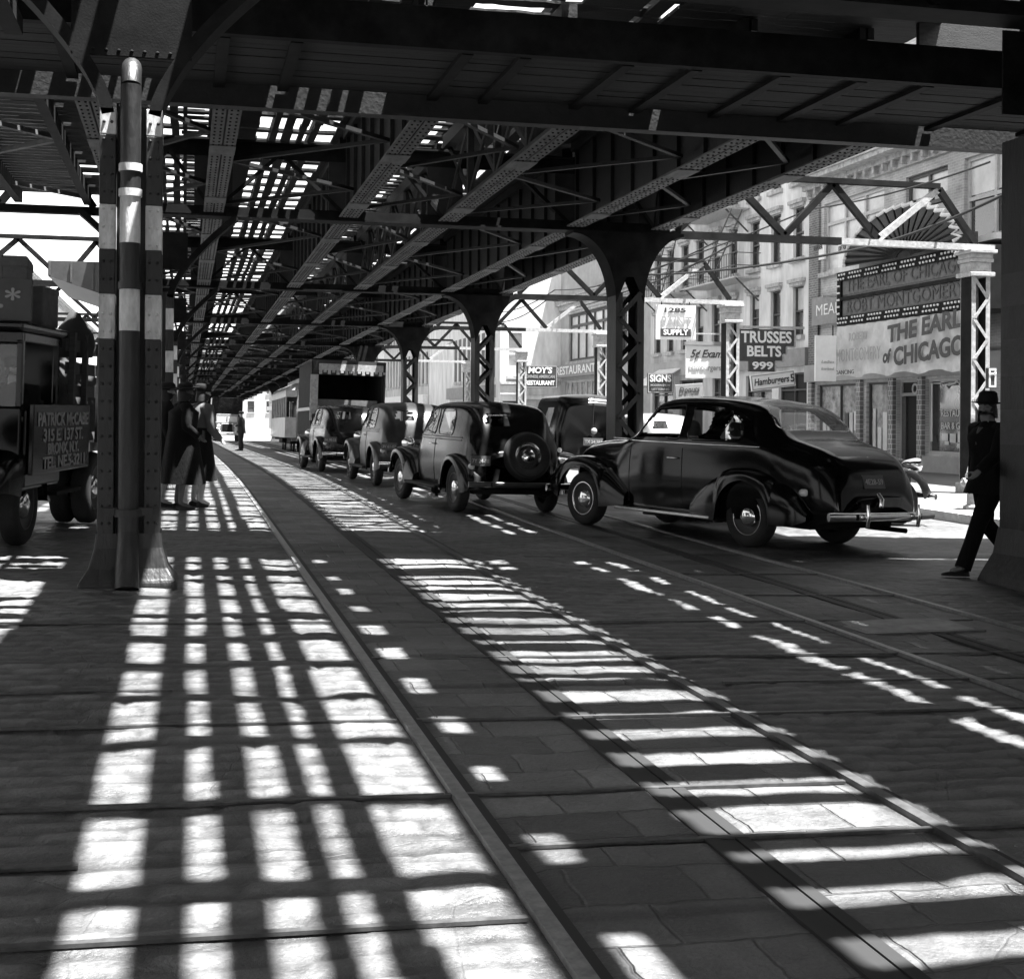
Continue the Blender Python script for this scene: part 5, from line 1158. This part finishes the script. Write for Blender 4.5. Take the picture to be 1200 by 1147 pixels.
# white row house with lintels, then a longer row with fire escapes
def rowwins(ys, Y1_, lintel=1, **k):
    out = []
    for z, h in ((4.35, 1.65), (6.95, 1.7), (9.5, 1.7)):
        for y in ys: out.append(dict(x=Y1_-y, z=z, w=.82, h=h, lintel=lintel, frame=M['framed'], pane=M['pane'], blind=random.choice((0, 0, .3, .5)), **k))
    return out
Yb = 46.9
sh = lambda x, w_, pane=None, **k: dict(x=x, z=.5, w=w_, h=2.6, mul=(.5,), tra=(.78,), frame=M['framed'], pane=pane or M['pane'], sill=0, name='shop_window', **k)
b2 = facade('white_row_house', 'narrow white-painted house with heavy window lintels beside the brick pier', (20, Yb, gz), RZ, Yb-Y1, 12.5, 11, M['stucco'], rowwins((45.9, 44.1, 42.3), Yb)+[sh(1.4, 2.3), sh(4.2, 2.2, M['inside'])])
cornice(b2, Yb-Y1, 11.9, M['stone']); band(b2, 'shop_fascia', 0, Yb-Y1, -.18, -.004, 3.3, 3.9, M['signg'])
Yc = 57.2
b3 = facade('white_tenement', 'longer pale tenement with a fire escape, behind the paint sign and lunch board', (20, Yc, gz), RZ, Yc-Yb, 12.9, 11, M['stucco2'], rowwins((47.9, 49.6, 51.3, 53.0, 54.7, 56.3), Yc)+[sh(1.6, 2.6), sh(5, 2.6, M['inside']), sh(8.6, 2.6)])
cornice(b3, Yc-Yb, 12.2, M['stone']); band(b3, 'shop_fascia', 0, Yc-Yb, -.2, -.004, 3.3, 3.9, M['greywall'])
def fire_escape(label, Ya, Yb_, z, X=20):
    t = thing('fire_escape', label, 'fire escape', (X, Yb_, z), RZ, 'fire escapes on the right'); Wd = Yb_-Ya
    mb = MB(); mb.box(0, Wd, -1.0, -.004, 0, .06); mb.build('landing', M['pale'], t)
    mb = MB()
    for h in (.45, .9): mb.bar((0, -.98, h), (Wd, -.98, h), .03, .03); mb.bar((0, -.98, h), (0, 0, h), .03, .03); mb.bar((Wd, -.98, h), (Wd, 0, h), .03, .03)
    i = 0
    while i*.22 < Wd: mb.bar((i*.22, -.98, .06), (i*.22, -.98, .9), .018, .018); i += 1
    mb.build('railing', M['framed'], t)
    mb = MB()
    for x in (.1, Wd-.1): mb.bar((x, -.9, 0), (x, -.02, -.8), .05, .05)
    mb.build('bracket', M['framed'], t)
    mb = MB()
    for s_ in (0, .45): mb.bar((Wd*.3+s_*.2, -.5-s_, .06), (Wd*.9+s_*.2, -.5-s_, 2.5), .03, .06)
    for i in range(9): f = i/9; mb.bar((Wd*(.3+.6*f), -.5, .06+2.44*f), (Wd*(.3+.6*f)+.09, -.95, .06+2.44*f), .03, .02)
    mb.build('ladder', M['framed'], t)
fire_escape('lower pale fire escape landing on the tenement behind the second pale post', 45.4, 50.6, 6.5); fire_escape('upper fire escape landing on the same tenement, higher than the first', 46.4, 50.6, 9.1); fire_escape('fire escape farther along the pale tenement, nearer the black column', 52.2, 55.6, 6.5)
t = thing('shop_awning', 'white sloping shop awning behind the sign painter\'s dark sign', 'awning', (20, 55.5, 2.9), RZ)
MB().prism([(0, 0), (2.6, 0), (2.6, .05), (0, .05)], 0, .02).build('valance', M['banner'], t, loc=(0, -1.5, -.15)); mb = MB(); mb.add([(0, -1.5, -.1), (2.6, -1.5, -.1), (2.6, -.01, .75), (0, -.01, .75), (0, -1.5, -.14), (2.6, -1.5, -.14), (2.6, -.01, .71), (0, -.01, .71)], [(0, 1, 2, 3), (7, 6, 5, 4), (0, 4, 5, 1), (1, 5, 6, 2), (3, 2, 6, 7), (0, 3, 7, 4)]); mb.build('cloth', M['signw'], t)
Yd = 72.
b4 = facade('restaurant_building', 'building with wide oriel windows over a long restaurant sign, left of the black column', (20, Yd, gz), RZ, Yd-Yc, 11.5, 11, M['greywall'],
    [dict(x=5.2, z=4.5, w=7.2, h=2.5, mul=(.2, .4, .6, .8), tra=(.74,), fw=.14, frame=M['framed'], pane=M['panel'], lintel=1), dict(x=11.8, z=4.5, w=2.6, h=2.3, mul=(.5,), frame=M['framed']), dict(x=4.6, z=.6, w=7.5, h=2.9, mul=(.12, .25, .37, .5, .62, .75, .87), tra=(.6,), fw=.12, frame=M['frame'], pane=M['poster'], sill=0, name='shop_window'), dict(x=11.5, z=.1, w=4.5, h=3.0, mul=(.3, .6), pane=M['inside'], sill=0, name='shop_window')])
cornice(b4, Yd-Yc, 7.3, M['stone'], False, .35); s_ = band(b4, 'long_sign', .3, 9.5, -.5, -.2, 3.65, 4.3, M['signg']); letters('RESTAURANT', .6, W_, s_, 4.6, -.52, 3.97, 7.2, bold=.01)
# protruding white building with its end wall to the camera
b5 = facade('white_end_building', 'building with a bright white end wall and one tall window, behind the restaurant sign', (16.6, 72, gz), 0, 9, 11.5, 22, M['stucco'],
    [dict(x=.55+.3, z=3.75, w=.75, h=2.35, pane=M['panel'], lintel=0, fw=.05), dict(x=.6, z=.1, w=.9, h=2.3, tra=(.3, .6), frame=M['framed'], pane=M['pane'], sill=0, name='doorway'), dict(x=2.1, z=.9, w=1.3, h=1.6, mul=(.5,), pane=M['panel'], sill=0), dict(x=-.0+3.4, z=.1, w=.6, h=2.3, frame=M['greywall'], pane=M['greywall'], sill=0, name='doorway')])
band(b5, 'string_course', 0, 9, -.12, -.004, 3.3, 3.45, M['stone']); band(b5, 'sign_band', 0, 3, -.06, -.004, 2.75, 3.25, M['stucco2'])
for i in range(9):
    MB().box(-.02, .0, 1.2+i*1.35, 1.2+i*1.35+.75, 3.7, 6.3).build('window', M['framed'], b5); MB().box(-.05, -.0, 1.2+i*1.35-.1, 1.2+i*1.35+.85, 3.5, 3.68).build('sill', M['stone'], b5)
band(b5, 'shop_fascia', -.3, -.004, 1, 14, 2.6, 3.3, M['signg'])
def far_row(label, X, Ya, Yb_, H, wall, n, rows, rz=RZ, w_=.85, h_=2.2):
    W = Yb_-Ya; ws = [dict(x=(i+.5)*W/n, z=z, w=w_, h=h_, frame=M['framed'], pane=M['pane'], fw=.05) for z in rows for i in range(n)]
    t = facade('far_building', label, (X, Yb_ if rz < 0 else Ya, -.4), rz, W, H, 10, wall, ws, 'buildings along the far street'); cornice(t, W, H-.7, M['stone'])
    band(t, 'shop_fascia', 0, W, -.4, -.004, 2.7, 3.4, M['signw']); return t
far_row('far pale building with a close row of tall windows, between two black columns', 16.6, 94.2, 116, 12, M['stucco2'], 14, (4.2, 7.6))
far_row('farthest pale building on the right with many narrow windows, beside the box truck', 16.2, 117, 160, 12, M['greywall'], 26, (4.2, 7.8), h_=2.8)
far_row('building at the end of the right side of the street', 15.5, 161, 260, 13, M['stucco2'], 40, (4.2, 8))
# left side of the street, in full sun
l1 = facade('sunlit_building', 'sunlit white building with a fluted band on the left, behind the lorry', (-13, 14, 0), pi/2, 34, 14.2, 12, M['greywall'],
    [dict(x=2+i*3.4, z=z, w=1.1, h=2.0, pane=M['panel'], frame=M['stone'], lintel=0) for i in range(10) for z in (4.5, 8.2)]+[dict(x=3+i*5.5, z=.4, w=3.4, h=2.6, mul=(.33, .66), pane=M['poster'], frame=M['greywall'], sill=0, name='shop_window') for i in range(6)])
cornice(l1, 34, 13.3, M['stone']); mb = MB()
for i in range(60): mb.box(.3+i*.56, .5+i*.56, -.1, -.004, 11.2, 13.2)
mb.build('fluted_band', M['greywall'], l1)
far_row('long white building farther up the left side of the street', -12.5, 49, 100, 12, M['stucco'], 15, (4.4, 8), pi/2); far_row('last building on the left of the street', -12, 101, 220, 13, M['stucco2'], 34, (4.4, 8), pi/2)
t = thing('stair_housing', 'dark boxed stair housing under the trusses, between the lorry and the banded column', 'stair housing', (-2.2, 32, 4.5))
MB().prism([(-.72, 0), (1.2, -.62), (1.2, .34), (-.72, .34)], -.6, 5).build('housing', M['signd'], t)
mb = MB(); [mb.box(-.7+i*.45, -.66+i*.45, -.64, -.604, .02-.145*i, .33) for i in range(4)]; mb.build('batten', M['framed'], t)
far_row('large plain building closing off the far end of the street', 32, 330, 331, 18, M['greywall'], 1, (5,), 0) if False else None
eb = facade('end_building', 'plain grey building closing the far end of the street beyond the lorry', (-20, 300, -3), 0, 60, 20, 12, M['greywall'], [dict(x=2+i*4., z=z, w=1.4, h=2.4, frame=M['framed']) for i in range(14) for z in (5, 9, 13)])
rb = facade('sky_block_building', 'unseen building added on the right behind the camera to block sky light', (20, 22.2, gz), RZ, 70, 13, 10, M['brickl'], [dict(x=3+i*4., z=z, w=1.2, h=2.2) for i in range(16) for z in (5, 9)])  # out of view, added with the left one to block sky light
lb = facade('sky_block_building', 'unseen building added on the left behind the camera to block sky light', (-13, -48, 0), pi/2, 61.5, 13, 10, M['greywall'], [dict(x=3+i*4., z=z, w=1.2, h=2.2) for i in range(14) for z in (5, 9)])  # out of view, added to block sky light from behind
# hydrant at the kerb
p = at(1122, 600, 21.5); t = thing('fire_hydrant', 'stubby grey fire hydrant on the pavement left of the walking man', 'hydrant', gnd(12.6, 20.0, .15))
MB().lathe([(.002, 0), (.17, 0), (.17, .05), (.115, .08), (.105, .5), (.14, .52), (.14, .57), (.12, .6), (.1, .7), (.05, .77), (.002, .78)], 20).build('barrel', M['hyd'], t, 40)
MB().tube([(0, 0, .78), (0, 0, .84)], .03, 5).build('operating_nut', M['hyd'], t)
for a in (0, pi/2, pi): X = Matrix.Rotation(a, 4, 'Z') @ Matrix.Translation((.1, 0, .44)) @ Matrix.Rotation(pi/2, 4, 'Y'); MB().lathe([(.06, 0), (.06, .07), (.075, .07), (.075, .11), (.03, .12), (.002, .15)], 12, 0, X).build('nozzle_cap', M['hyd'], t, 40)
# ------------------------------------------------------------------ people
def skinned(name, nodes, edges, mt, parent, sub=2):
    me = bpy.data.meshes.new(name); me.from_pydata([n[0] for n in nodes], edges, []); me.materials.append(mt)
    o = link(name, me, parent); md = o.modifiers.new('skin', 'SKIN'); md.use_smooth_shade = True
    for i, n in enumerate(nodes):
        r = n[1]; me.skin_vertices[0].data[i].radius = r if isinstance(r, tuple) else (r, r)
    me.skin_vertices[0].data[0].use_root = True
    s_ = o.modifiers.new('subsurf', 'SUBSURF'); s_.levels = sub; s_.render_levels = sub
    return o
def mixv(a, b, f): return tuple(a[i]*(1-f)+b[i]*f for i in range(3))
STAND = dict(pelvis=(0, 0, .95), spine=(0, 0, 1.13), chest=(0, .01, 1.33), neck=(0, .015, 1.49), head=(0, .035, 1.62),
    shL=(-.175, 0, 1.41), elL=(-.235, -.02, 1.14), wrL=(-.24, .07, .90), shR=(.175, 0, 1.41), elR=(.235, -.02, 1.14), wrR=(.24, .07, .90),
    hipL=(-.09, 0, .9), knL=(-.1, .02, .5), anL=(-.1, -.03, .09), toL=(-.12, .13, .035), hipR=(.09, 0, .9), knR=(.1, .02, .5), anR=(.1, -.03, .09), toR=(.12, .13, .035))
def figure(label, J=None, skin=None, turn=0):
    t = thing('person', label, 'person'); j = dict(STAND); j.update(J or {})
    N = []; E = []
    def nd(p, r, frm=None):
        N.append((p, r))
        if frm is not None: E.append((frm, len(N)-1))
        return len(N)-1
    pe = nd(j['pelvis'], (.14, .11)); s1 = nd(j['spine'], (.125, .095), pe); ch = nd(j['chest'], (.15, .1), s1); nk = nd(j['neck'], .055, ch)
    h = Vector(j['head']); f = Vector((-sin(turn), cos(turn), 0)); rt = Vector((cos(turn), sin(turn), 0))
    hb = nd(tuple(h-f*.01-Vector((0, 0, .06))), .066, nk); hm = nd(tuple(h), (.078, .094), hb); ht = nd(tuple(h-f*.012+Vector((0, 0, .065))), (.068, .08), hm)
    nd(tuple(h+f*.06-Vector((0, 0, .085))), .032, hb)                                        # chin
    n1 = nd(tuple(h+f*.085-Vector((0, 0, .005))), .016, hm); nd(tuple(h+f*.112-Vector((0, 0, .03))), .013, n1)    # nose
    for s_ in (-1, 1): e = nd(tuple(h+rt*s_*.078-f*.01), .014, hm); nd(tuple(h+rt*s_*.09-f*.015+Vector((0, 0, .02))), .01, e)    # ears
    for s_, q in ((-1, 'L'), (1, 'R')):
        a = nd(j['sh'+q], .058, ch); b = nd(j['el'+q], .042, a); c = nd(j['wr'+q], .028, b)
        d = (Vector(j['wr'+q])-Vector(j['el'+q])).normalized(); side = d.cross(Vector((0, 1, 0))); side = side.normalized() if side.length > .1 else Vector((1, 0, 0))
        up = side.cross(d); W = Vector(j['wr'+q])
        pm = nd(tuple(W+d*.05), (.036, .02), c)
        for i, (off, ln) in enumerate(((-.03, .075), (-.01, .088), (.01, .082), (.03, .064))):
            b0 = W+d*.085+side*off; k1 = nd(tuple(b0), .0095, pm); k2 = nd(tuple(b0+d*ln*.5+up*.008), .0085, k1); nd(tuple(b0+d*ln*.85+up*.03), .007, k2)
        th = nd(tuple(W+d*.04+up*.03+side*.035*-s_), .011, pm); nd(tuple(W+d*.085+up*.045+side*.045*-s_), .009, th)
        a = nd(j['hip'+q], .085, pe); b = nd(j['kn'+q], .055, a); c = nd(j['an'+q], .036, b); nd(j['to'+q], .03, c)
    body = skinned('body', N, E, skin or M['skin'], t, 1)
    # eyes, brows and mouth
    mb = MB()
    for s_ in (-1, 1): mb.tube([tuple(h+rt*s_*.022+f*.083+Vector((0, 0, .012))), tuple(h+rt*s_*.046+f*.075+Vector((0, 0, .012)))], .004, 6)
    mb.tube([tuple(h-rt*.024+f*.083-Vector((0, 0, .055))), tuple(h+rt*.024+f*.083-Vector((0, 0, .055)))], .004, 6); mb.build('face_features', M['hair'], body, 60)
    return t, j, h, f, rt
def loft(name, rows, mt, parent, n=20):
    R = []
    for c, rx, ry, ang in rows:
        R.append([(c[0]+rx*cos(a)*cos(ang)-ry*sin(a)*sin(ang), c[1]+rx*cos(a)*sin(ang)+ry*sin(a)*cos(ang), c[2]) for a in [2*pi*k/n for k in range(n)]])
    return MB().grid(R, 0, True).build(name, mt, parent, 60)
def coat(t, j, hem, mt, flare=.2, fold=0, r=(.235, .15), sleeves=True, name='overcoat', cuff=.05):
    mb = MB(); pe, sp_, ch, nk = (Vector(j[k]) for k in ('pelvis', 'spine', 'chest', 'neck')); n = 26
    hips = (Vector(j['knL'])+Vector(j['knR']))/2
    rows = [(nk+Vector((0, -.005, .015)), .062, .065), (nk+Vector((0, -.005, -.035)), .11, .085), (nk-Vector((0, 0, .07)), .19, .105), (ch+Vector((0, 0, .02)), r[0], r[1]), (mixv(ch, sp_, .5), r[0]*.97, r[1]*.98), (sp_, r[0]*.9, r[1]*.95), (pe+Vector((0, 0, .02)), r[0]*.93, r[1]*1.08)]
    if hem < pe.z-.1:
        for f_ in (.35, .7, 1): c = pe.lerp(hips, f_*min(1, (pe.z-hem)/.45)); rows.append((Vector((c.x, c.y, pe.z+(hem-pe.z)*f_)), r[0]*.93+(flare-.2+.02)*f_, r[1]*1.1+(flare-.2+.04)*f_))
    R = []
    for i, (c, rx, ry) in enumerate(rows):
        R.append([(c[0]+rx*cos(a)*(1+(fold*sin(5*a+1)*.06*i/len(rows))), c[1]+ry*sin(a)*(1+fold*sin(5*a)*.08*i/len(rows)), c[2]) for a in [2*pi*k/n for k in range(n)]])
    mb.grid(R, 0, True)
    if sleeves:
        for q in 'LR':
            a, b, c = Vector(j['sh'+q]), Vector(j['el'+q]), Vector(j['wr'+q])
            pts = [ch.lerp(a, .6)+Vector((0, 0, .02)), a, a.lerp(b, .5), b, b.lerp(c, .5), c.lerp(b, .02)]; mb.tube(pts, [.09, .088, .075, .066, .06, cuff], 12)
        # lapels
    o = mb.build(name, mt, t, 70); return o
def legs(t, j, mt, name='trousers'):
    mb = MB()
    for q in 'LR':
        h_, k_, a_ = Vector(j['hip'+q]), Vector(j['kn'+q]), Vector(j['an'+q])
        mb.tube([h_+Vector((0, 0, .06)), h_, h_.lerp(k_, .5), k_, k_.lerp(a_, .5), a_+Vector((0, .01, -.01))], [.11, .112, .095, .08, .075, .078], 14)
    return mb.build(name, mt, t, 70)
def shoes(t, j, heel=False):
    for q in 'LR':
        a, b = Vector(j['an'+q]), Vector(j['to'+q]); d = (b-a); d.z = 0; d.normalize(); back = a-d*.05; tip = b+d*.09; z = min(a.z-.055, b.z)
        mb = MB(); rows = []; s_ = Vector((d.y, -d.x, 0))
        for f_, wd, ht in ((0, .03, .07), (.12, .04, .085), (.35, .042, .075), (.6, .047, .05), (.85, .042, .04), (1, .012, .025)):
            c = back.lerp(tip, f_); base = (a.z-.085)+((b.z-.035)-(a.z-.085))*f_; rows.append([tuple(Vector((c.x, c.y, base))+s_*wd*cos(x)+Vector((0, 0, max(0, sin(x))*ht))) for x in [2*pi*k/12 for k in range(12)]])
        mb.grid(rows, 0, True)
        if heel: mb.tube([tuple(back+d*.02+Vector((0, 0, -.03))), tuple(back+d*.02-Vector((0, 0, .09)))], [.022, .014], 8)
        mb.build('shoe', M['shoe'], t, 60)
def hat(t, h, f, kind='fedora', mt=None, tilt=0):
    X = Matrix.Translation(h+Vector((0, 0, .055))-f*.01) @ Matrix.Rotation(math.atan2(-f.x, f.y), 4, 'Z') @ Matrix.Rotation(tilt, 4, 'X')
    if kind == 'fedora': mb = MB().lathe([(.085, -.01), (.16, .004), (.163, .01), (.1, .012), (.098, .05), (.088, .1), (.06, .12), (.002, .1)], 26, 0, X @ Matrix.Diagonal((.92, 1.12, 1, 1)))
    elif kind == 'brim': mb = MB().lathe([(.08, -.02), (.17, -.005), (.172, .002), (.1, .012), (.095, .05), (.07, .075), (.002, .085)], 26, 0, X @ Matrix.Diagonal((1.0, 1.15, 1, 1)))
    else: mb = MB().lathe([(.098, -.035), (.104, 0), (.11, .04), (.09, .075), (.002, .085)], 24, 0, X @ Matrix.Diagonal((.95, 1.1, 1, 1))); mb.add([X @ Vector(p) for p in ((-.07, .08, -.01), (.07, .08, -.01), (.05, .15, -.03), (-.05, .15, -.03))], [(0, 1, 2, 3)])
    return mb.build('hat', mt or M['felt'], t, 60)
def hair(t, h, f, long=.0):
    X = Matrix.Translation(h+Vector((0, 0, .012))-f*.022) @ Matrix.Rotation(math.atan2(-f.x, f.y), 4, 'Z')
    mb = MB(); rows = []
    for i in range(9):
        a = pi*.5*i/8; z = .09*cos(a)-(.10+long)*(i/8)**2; r = max(.002, .098*sin(a)**.6)
        rows.append([tuple(X @ Vector((r*.92*cos(q), r*1.05*sin(q), z+.02*max(0, sin(q))*(i > 4)+.075*max(0, sin(q))**2*(i/8)))) for q in [2*pi*k/20 for k in range(20)]])
    return mb.grid(rows, 0, True).build('hair', M['hair'], t, 70)
# man striding into the road at the right edge
PX = Vector(at(1156, 655, 13.9))
t, j, h, f, rt = figure('man in dark suit and black felt hat striding leftward at the right edge', dict(
    hipL=(-.09, .02, .9), knL=(-.1, .2, .52), anL=(-.1, .36, .1), toL=(-.1, .52, .06), hipR=(.09, 0, .9), knR=(.1, -.06, .5), anR=(.1, -.42, .16), toR=(.1, -.3, .05),
    shR=(.21, .0, 1.42), elR=(.33, -.1, 1.16), wrR=(.36, -.1, .93), shL=(-.21, .03, 1.42), elL=(-.31, .2, 1.18), wrL=(-.33, .42, 1.02), head=(0, .06, 1.62), pelvis=(0, 0, .94), chest=(0, .03, 1.33), neck=(0, .04, 1.49)), M['skind'], turn=.5)
coat(t, j, .8, M['coat'], .2, .6, (.25, .16), name='suit_jacket'); legs(t, j, M['coat']); shoes(t, j); hat(t, h, f); hair(t, h, f)
loft('shirt_front', [((0, .12, 1.44), .035, .03, 0), ((0, .15, 1.36), .03, .03, 0), ((0, .165, 1.27), .012, .02, 0)], M['signd'], t)
settle(t, radians(98), PX.x, PX.y); t.scale = (1.05,)*3
# three women waiting behind the banded column
t, j, h, f, rt = figure('stout woman in long black coat and wide black hat, nearest of the waiting women', dict(toL=(-.12, .15, .035), wrL=(-.2, .16, 1.02), wrR=(.2, .16, 1.02), elL=(-.27, -.02, 1.15), elR=(.27, -.02, 1.15)), M['stocking'])
coat(t, j, .36, M['coat'], .25, 1, (.27, .2)); shoes(t, j, True); hat(t, h, f, 'brim', tilt=.12); hair(t, h, f, .04); settle(t, radians(-75), -.05, 19.4)
t, j, h, f, rt = figure('woman with lighter blouse and long dark skirt, rightmost of the waiting women', dict(wrL=(-.2, .2, 1.02), wrR=(.14, .22, .98), elR=(.26, .02, 1.12)), M['skin'])
coat(t, j, .92, M['shirt'], .2, .3, (.2, .14), name='blouse'); o = coat(t, dict(j, chest=(0, .0, 1.1), neck=(0, 0, 1.16)), .38, M['coat2'], .24, 1, (.2, .15), False, 'skirt'); shoes(t, j, True); hat(t, h, f, 'cap', tilt=-.05); hair(t, h, f, .03)
settle(t, radians(-60), .2, 19.9)
t, j, h, f, rt = figure('woman in dark coat mostly hidden between the banded column and the stout woman', dict(), M['skin'])
coat(t, j, .4, M['coat2'], .22, 1, (.23, .17)); shoes(t, j, True); hat(t, h, f, 'brim', tilt=.05); hair(t, h, f, .05); settle(t, radians(-80), -.3, 19.9)
# man far up the track
P = at(282, 530, 61); t, j, h, f, rt = figure('man in dark overalls standing on the track bed far up the street', dict(wrL=(-.15, .2, 1.1), elL=(-.25, .03, 1.13), toL=(-.16, .13, .035)), M['skin'])
coat(t, j, .78, M['uniform'], .2, .4, name='jacket'); legs(t, j, M['uniform']); shoes(t, j); hat(t, h, f, 'cap'); settle(t, radians(70), P.x, P.y)
# people sitting in the vehicles
SIT = dict(hipL=(-.1, .05, .9), knL=(-.12, .42, .95), anL=(-.12, .55, .55), toL=(-.12, .7, .5), hipR=(.1, .05, .9), knR=(.12, .42, .95), anR=(.12, .55, .55), toR=(.12, .7, .5), wrL=(-.18, .33, 1.12), elL=(-.24, .1, 1.15), wrR=(.18, .3, 1.1), elR=(.24, .1, 1.13))
def sitter(label, car, p, rz=0, ht=None, turn=0, up=0):
    t, j, h, f, rt = figure(label, SIT, M['skin'], turn); coat(t, j, .9, M['coat2'], .2, .3, name='jacket'); legs(t, j, M['coat2']); shoes(t, j)
    if ht: hat(t, h, f, ht)
    hair(t, h, f)
    t.rotation_euler = (car.matrix_basis @ Matrix.Rotation(rz, 4, 'Z')).to_euler(); t.location = on(car, p)
    return t
bpy.context.view_layer.update()
sitter('driver at the wheel of the black sedan, seen through its front side window', ss, (-.38, -.12, -.25)); sitter('passenger beside the driver of the black sedan', ss, (.4, -.12, -.25), turn=.3); sitter('passenger on the rear seat of the black sedan, dark against its rear side window', ss, (-.3, -1.02, -.27), ht='cap'); sitter('passenger on the far rear seat, face seen through the sedan\'s rear window', ss, (.38, -1.02, -.27), turn=2.2)
sitter('driver inside the small sedan with the spare wheel', c2, (-.32, -.08, -.36)); sitter('lorry driver in dark jacket at the open cab window on the left', lo_, (-.6, .2, .14), ht='cap', turn=.6)
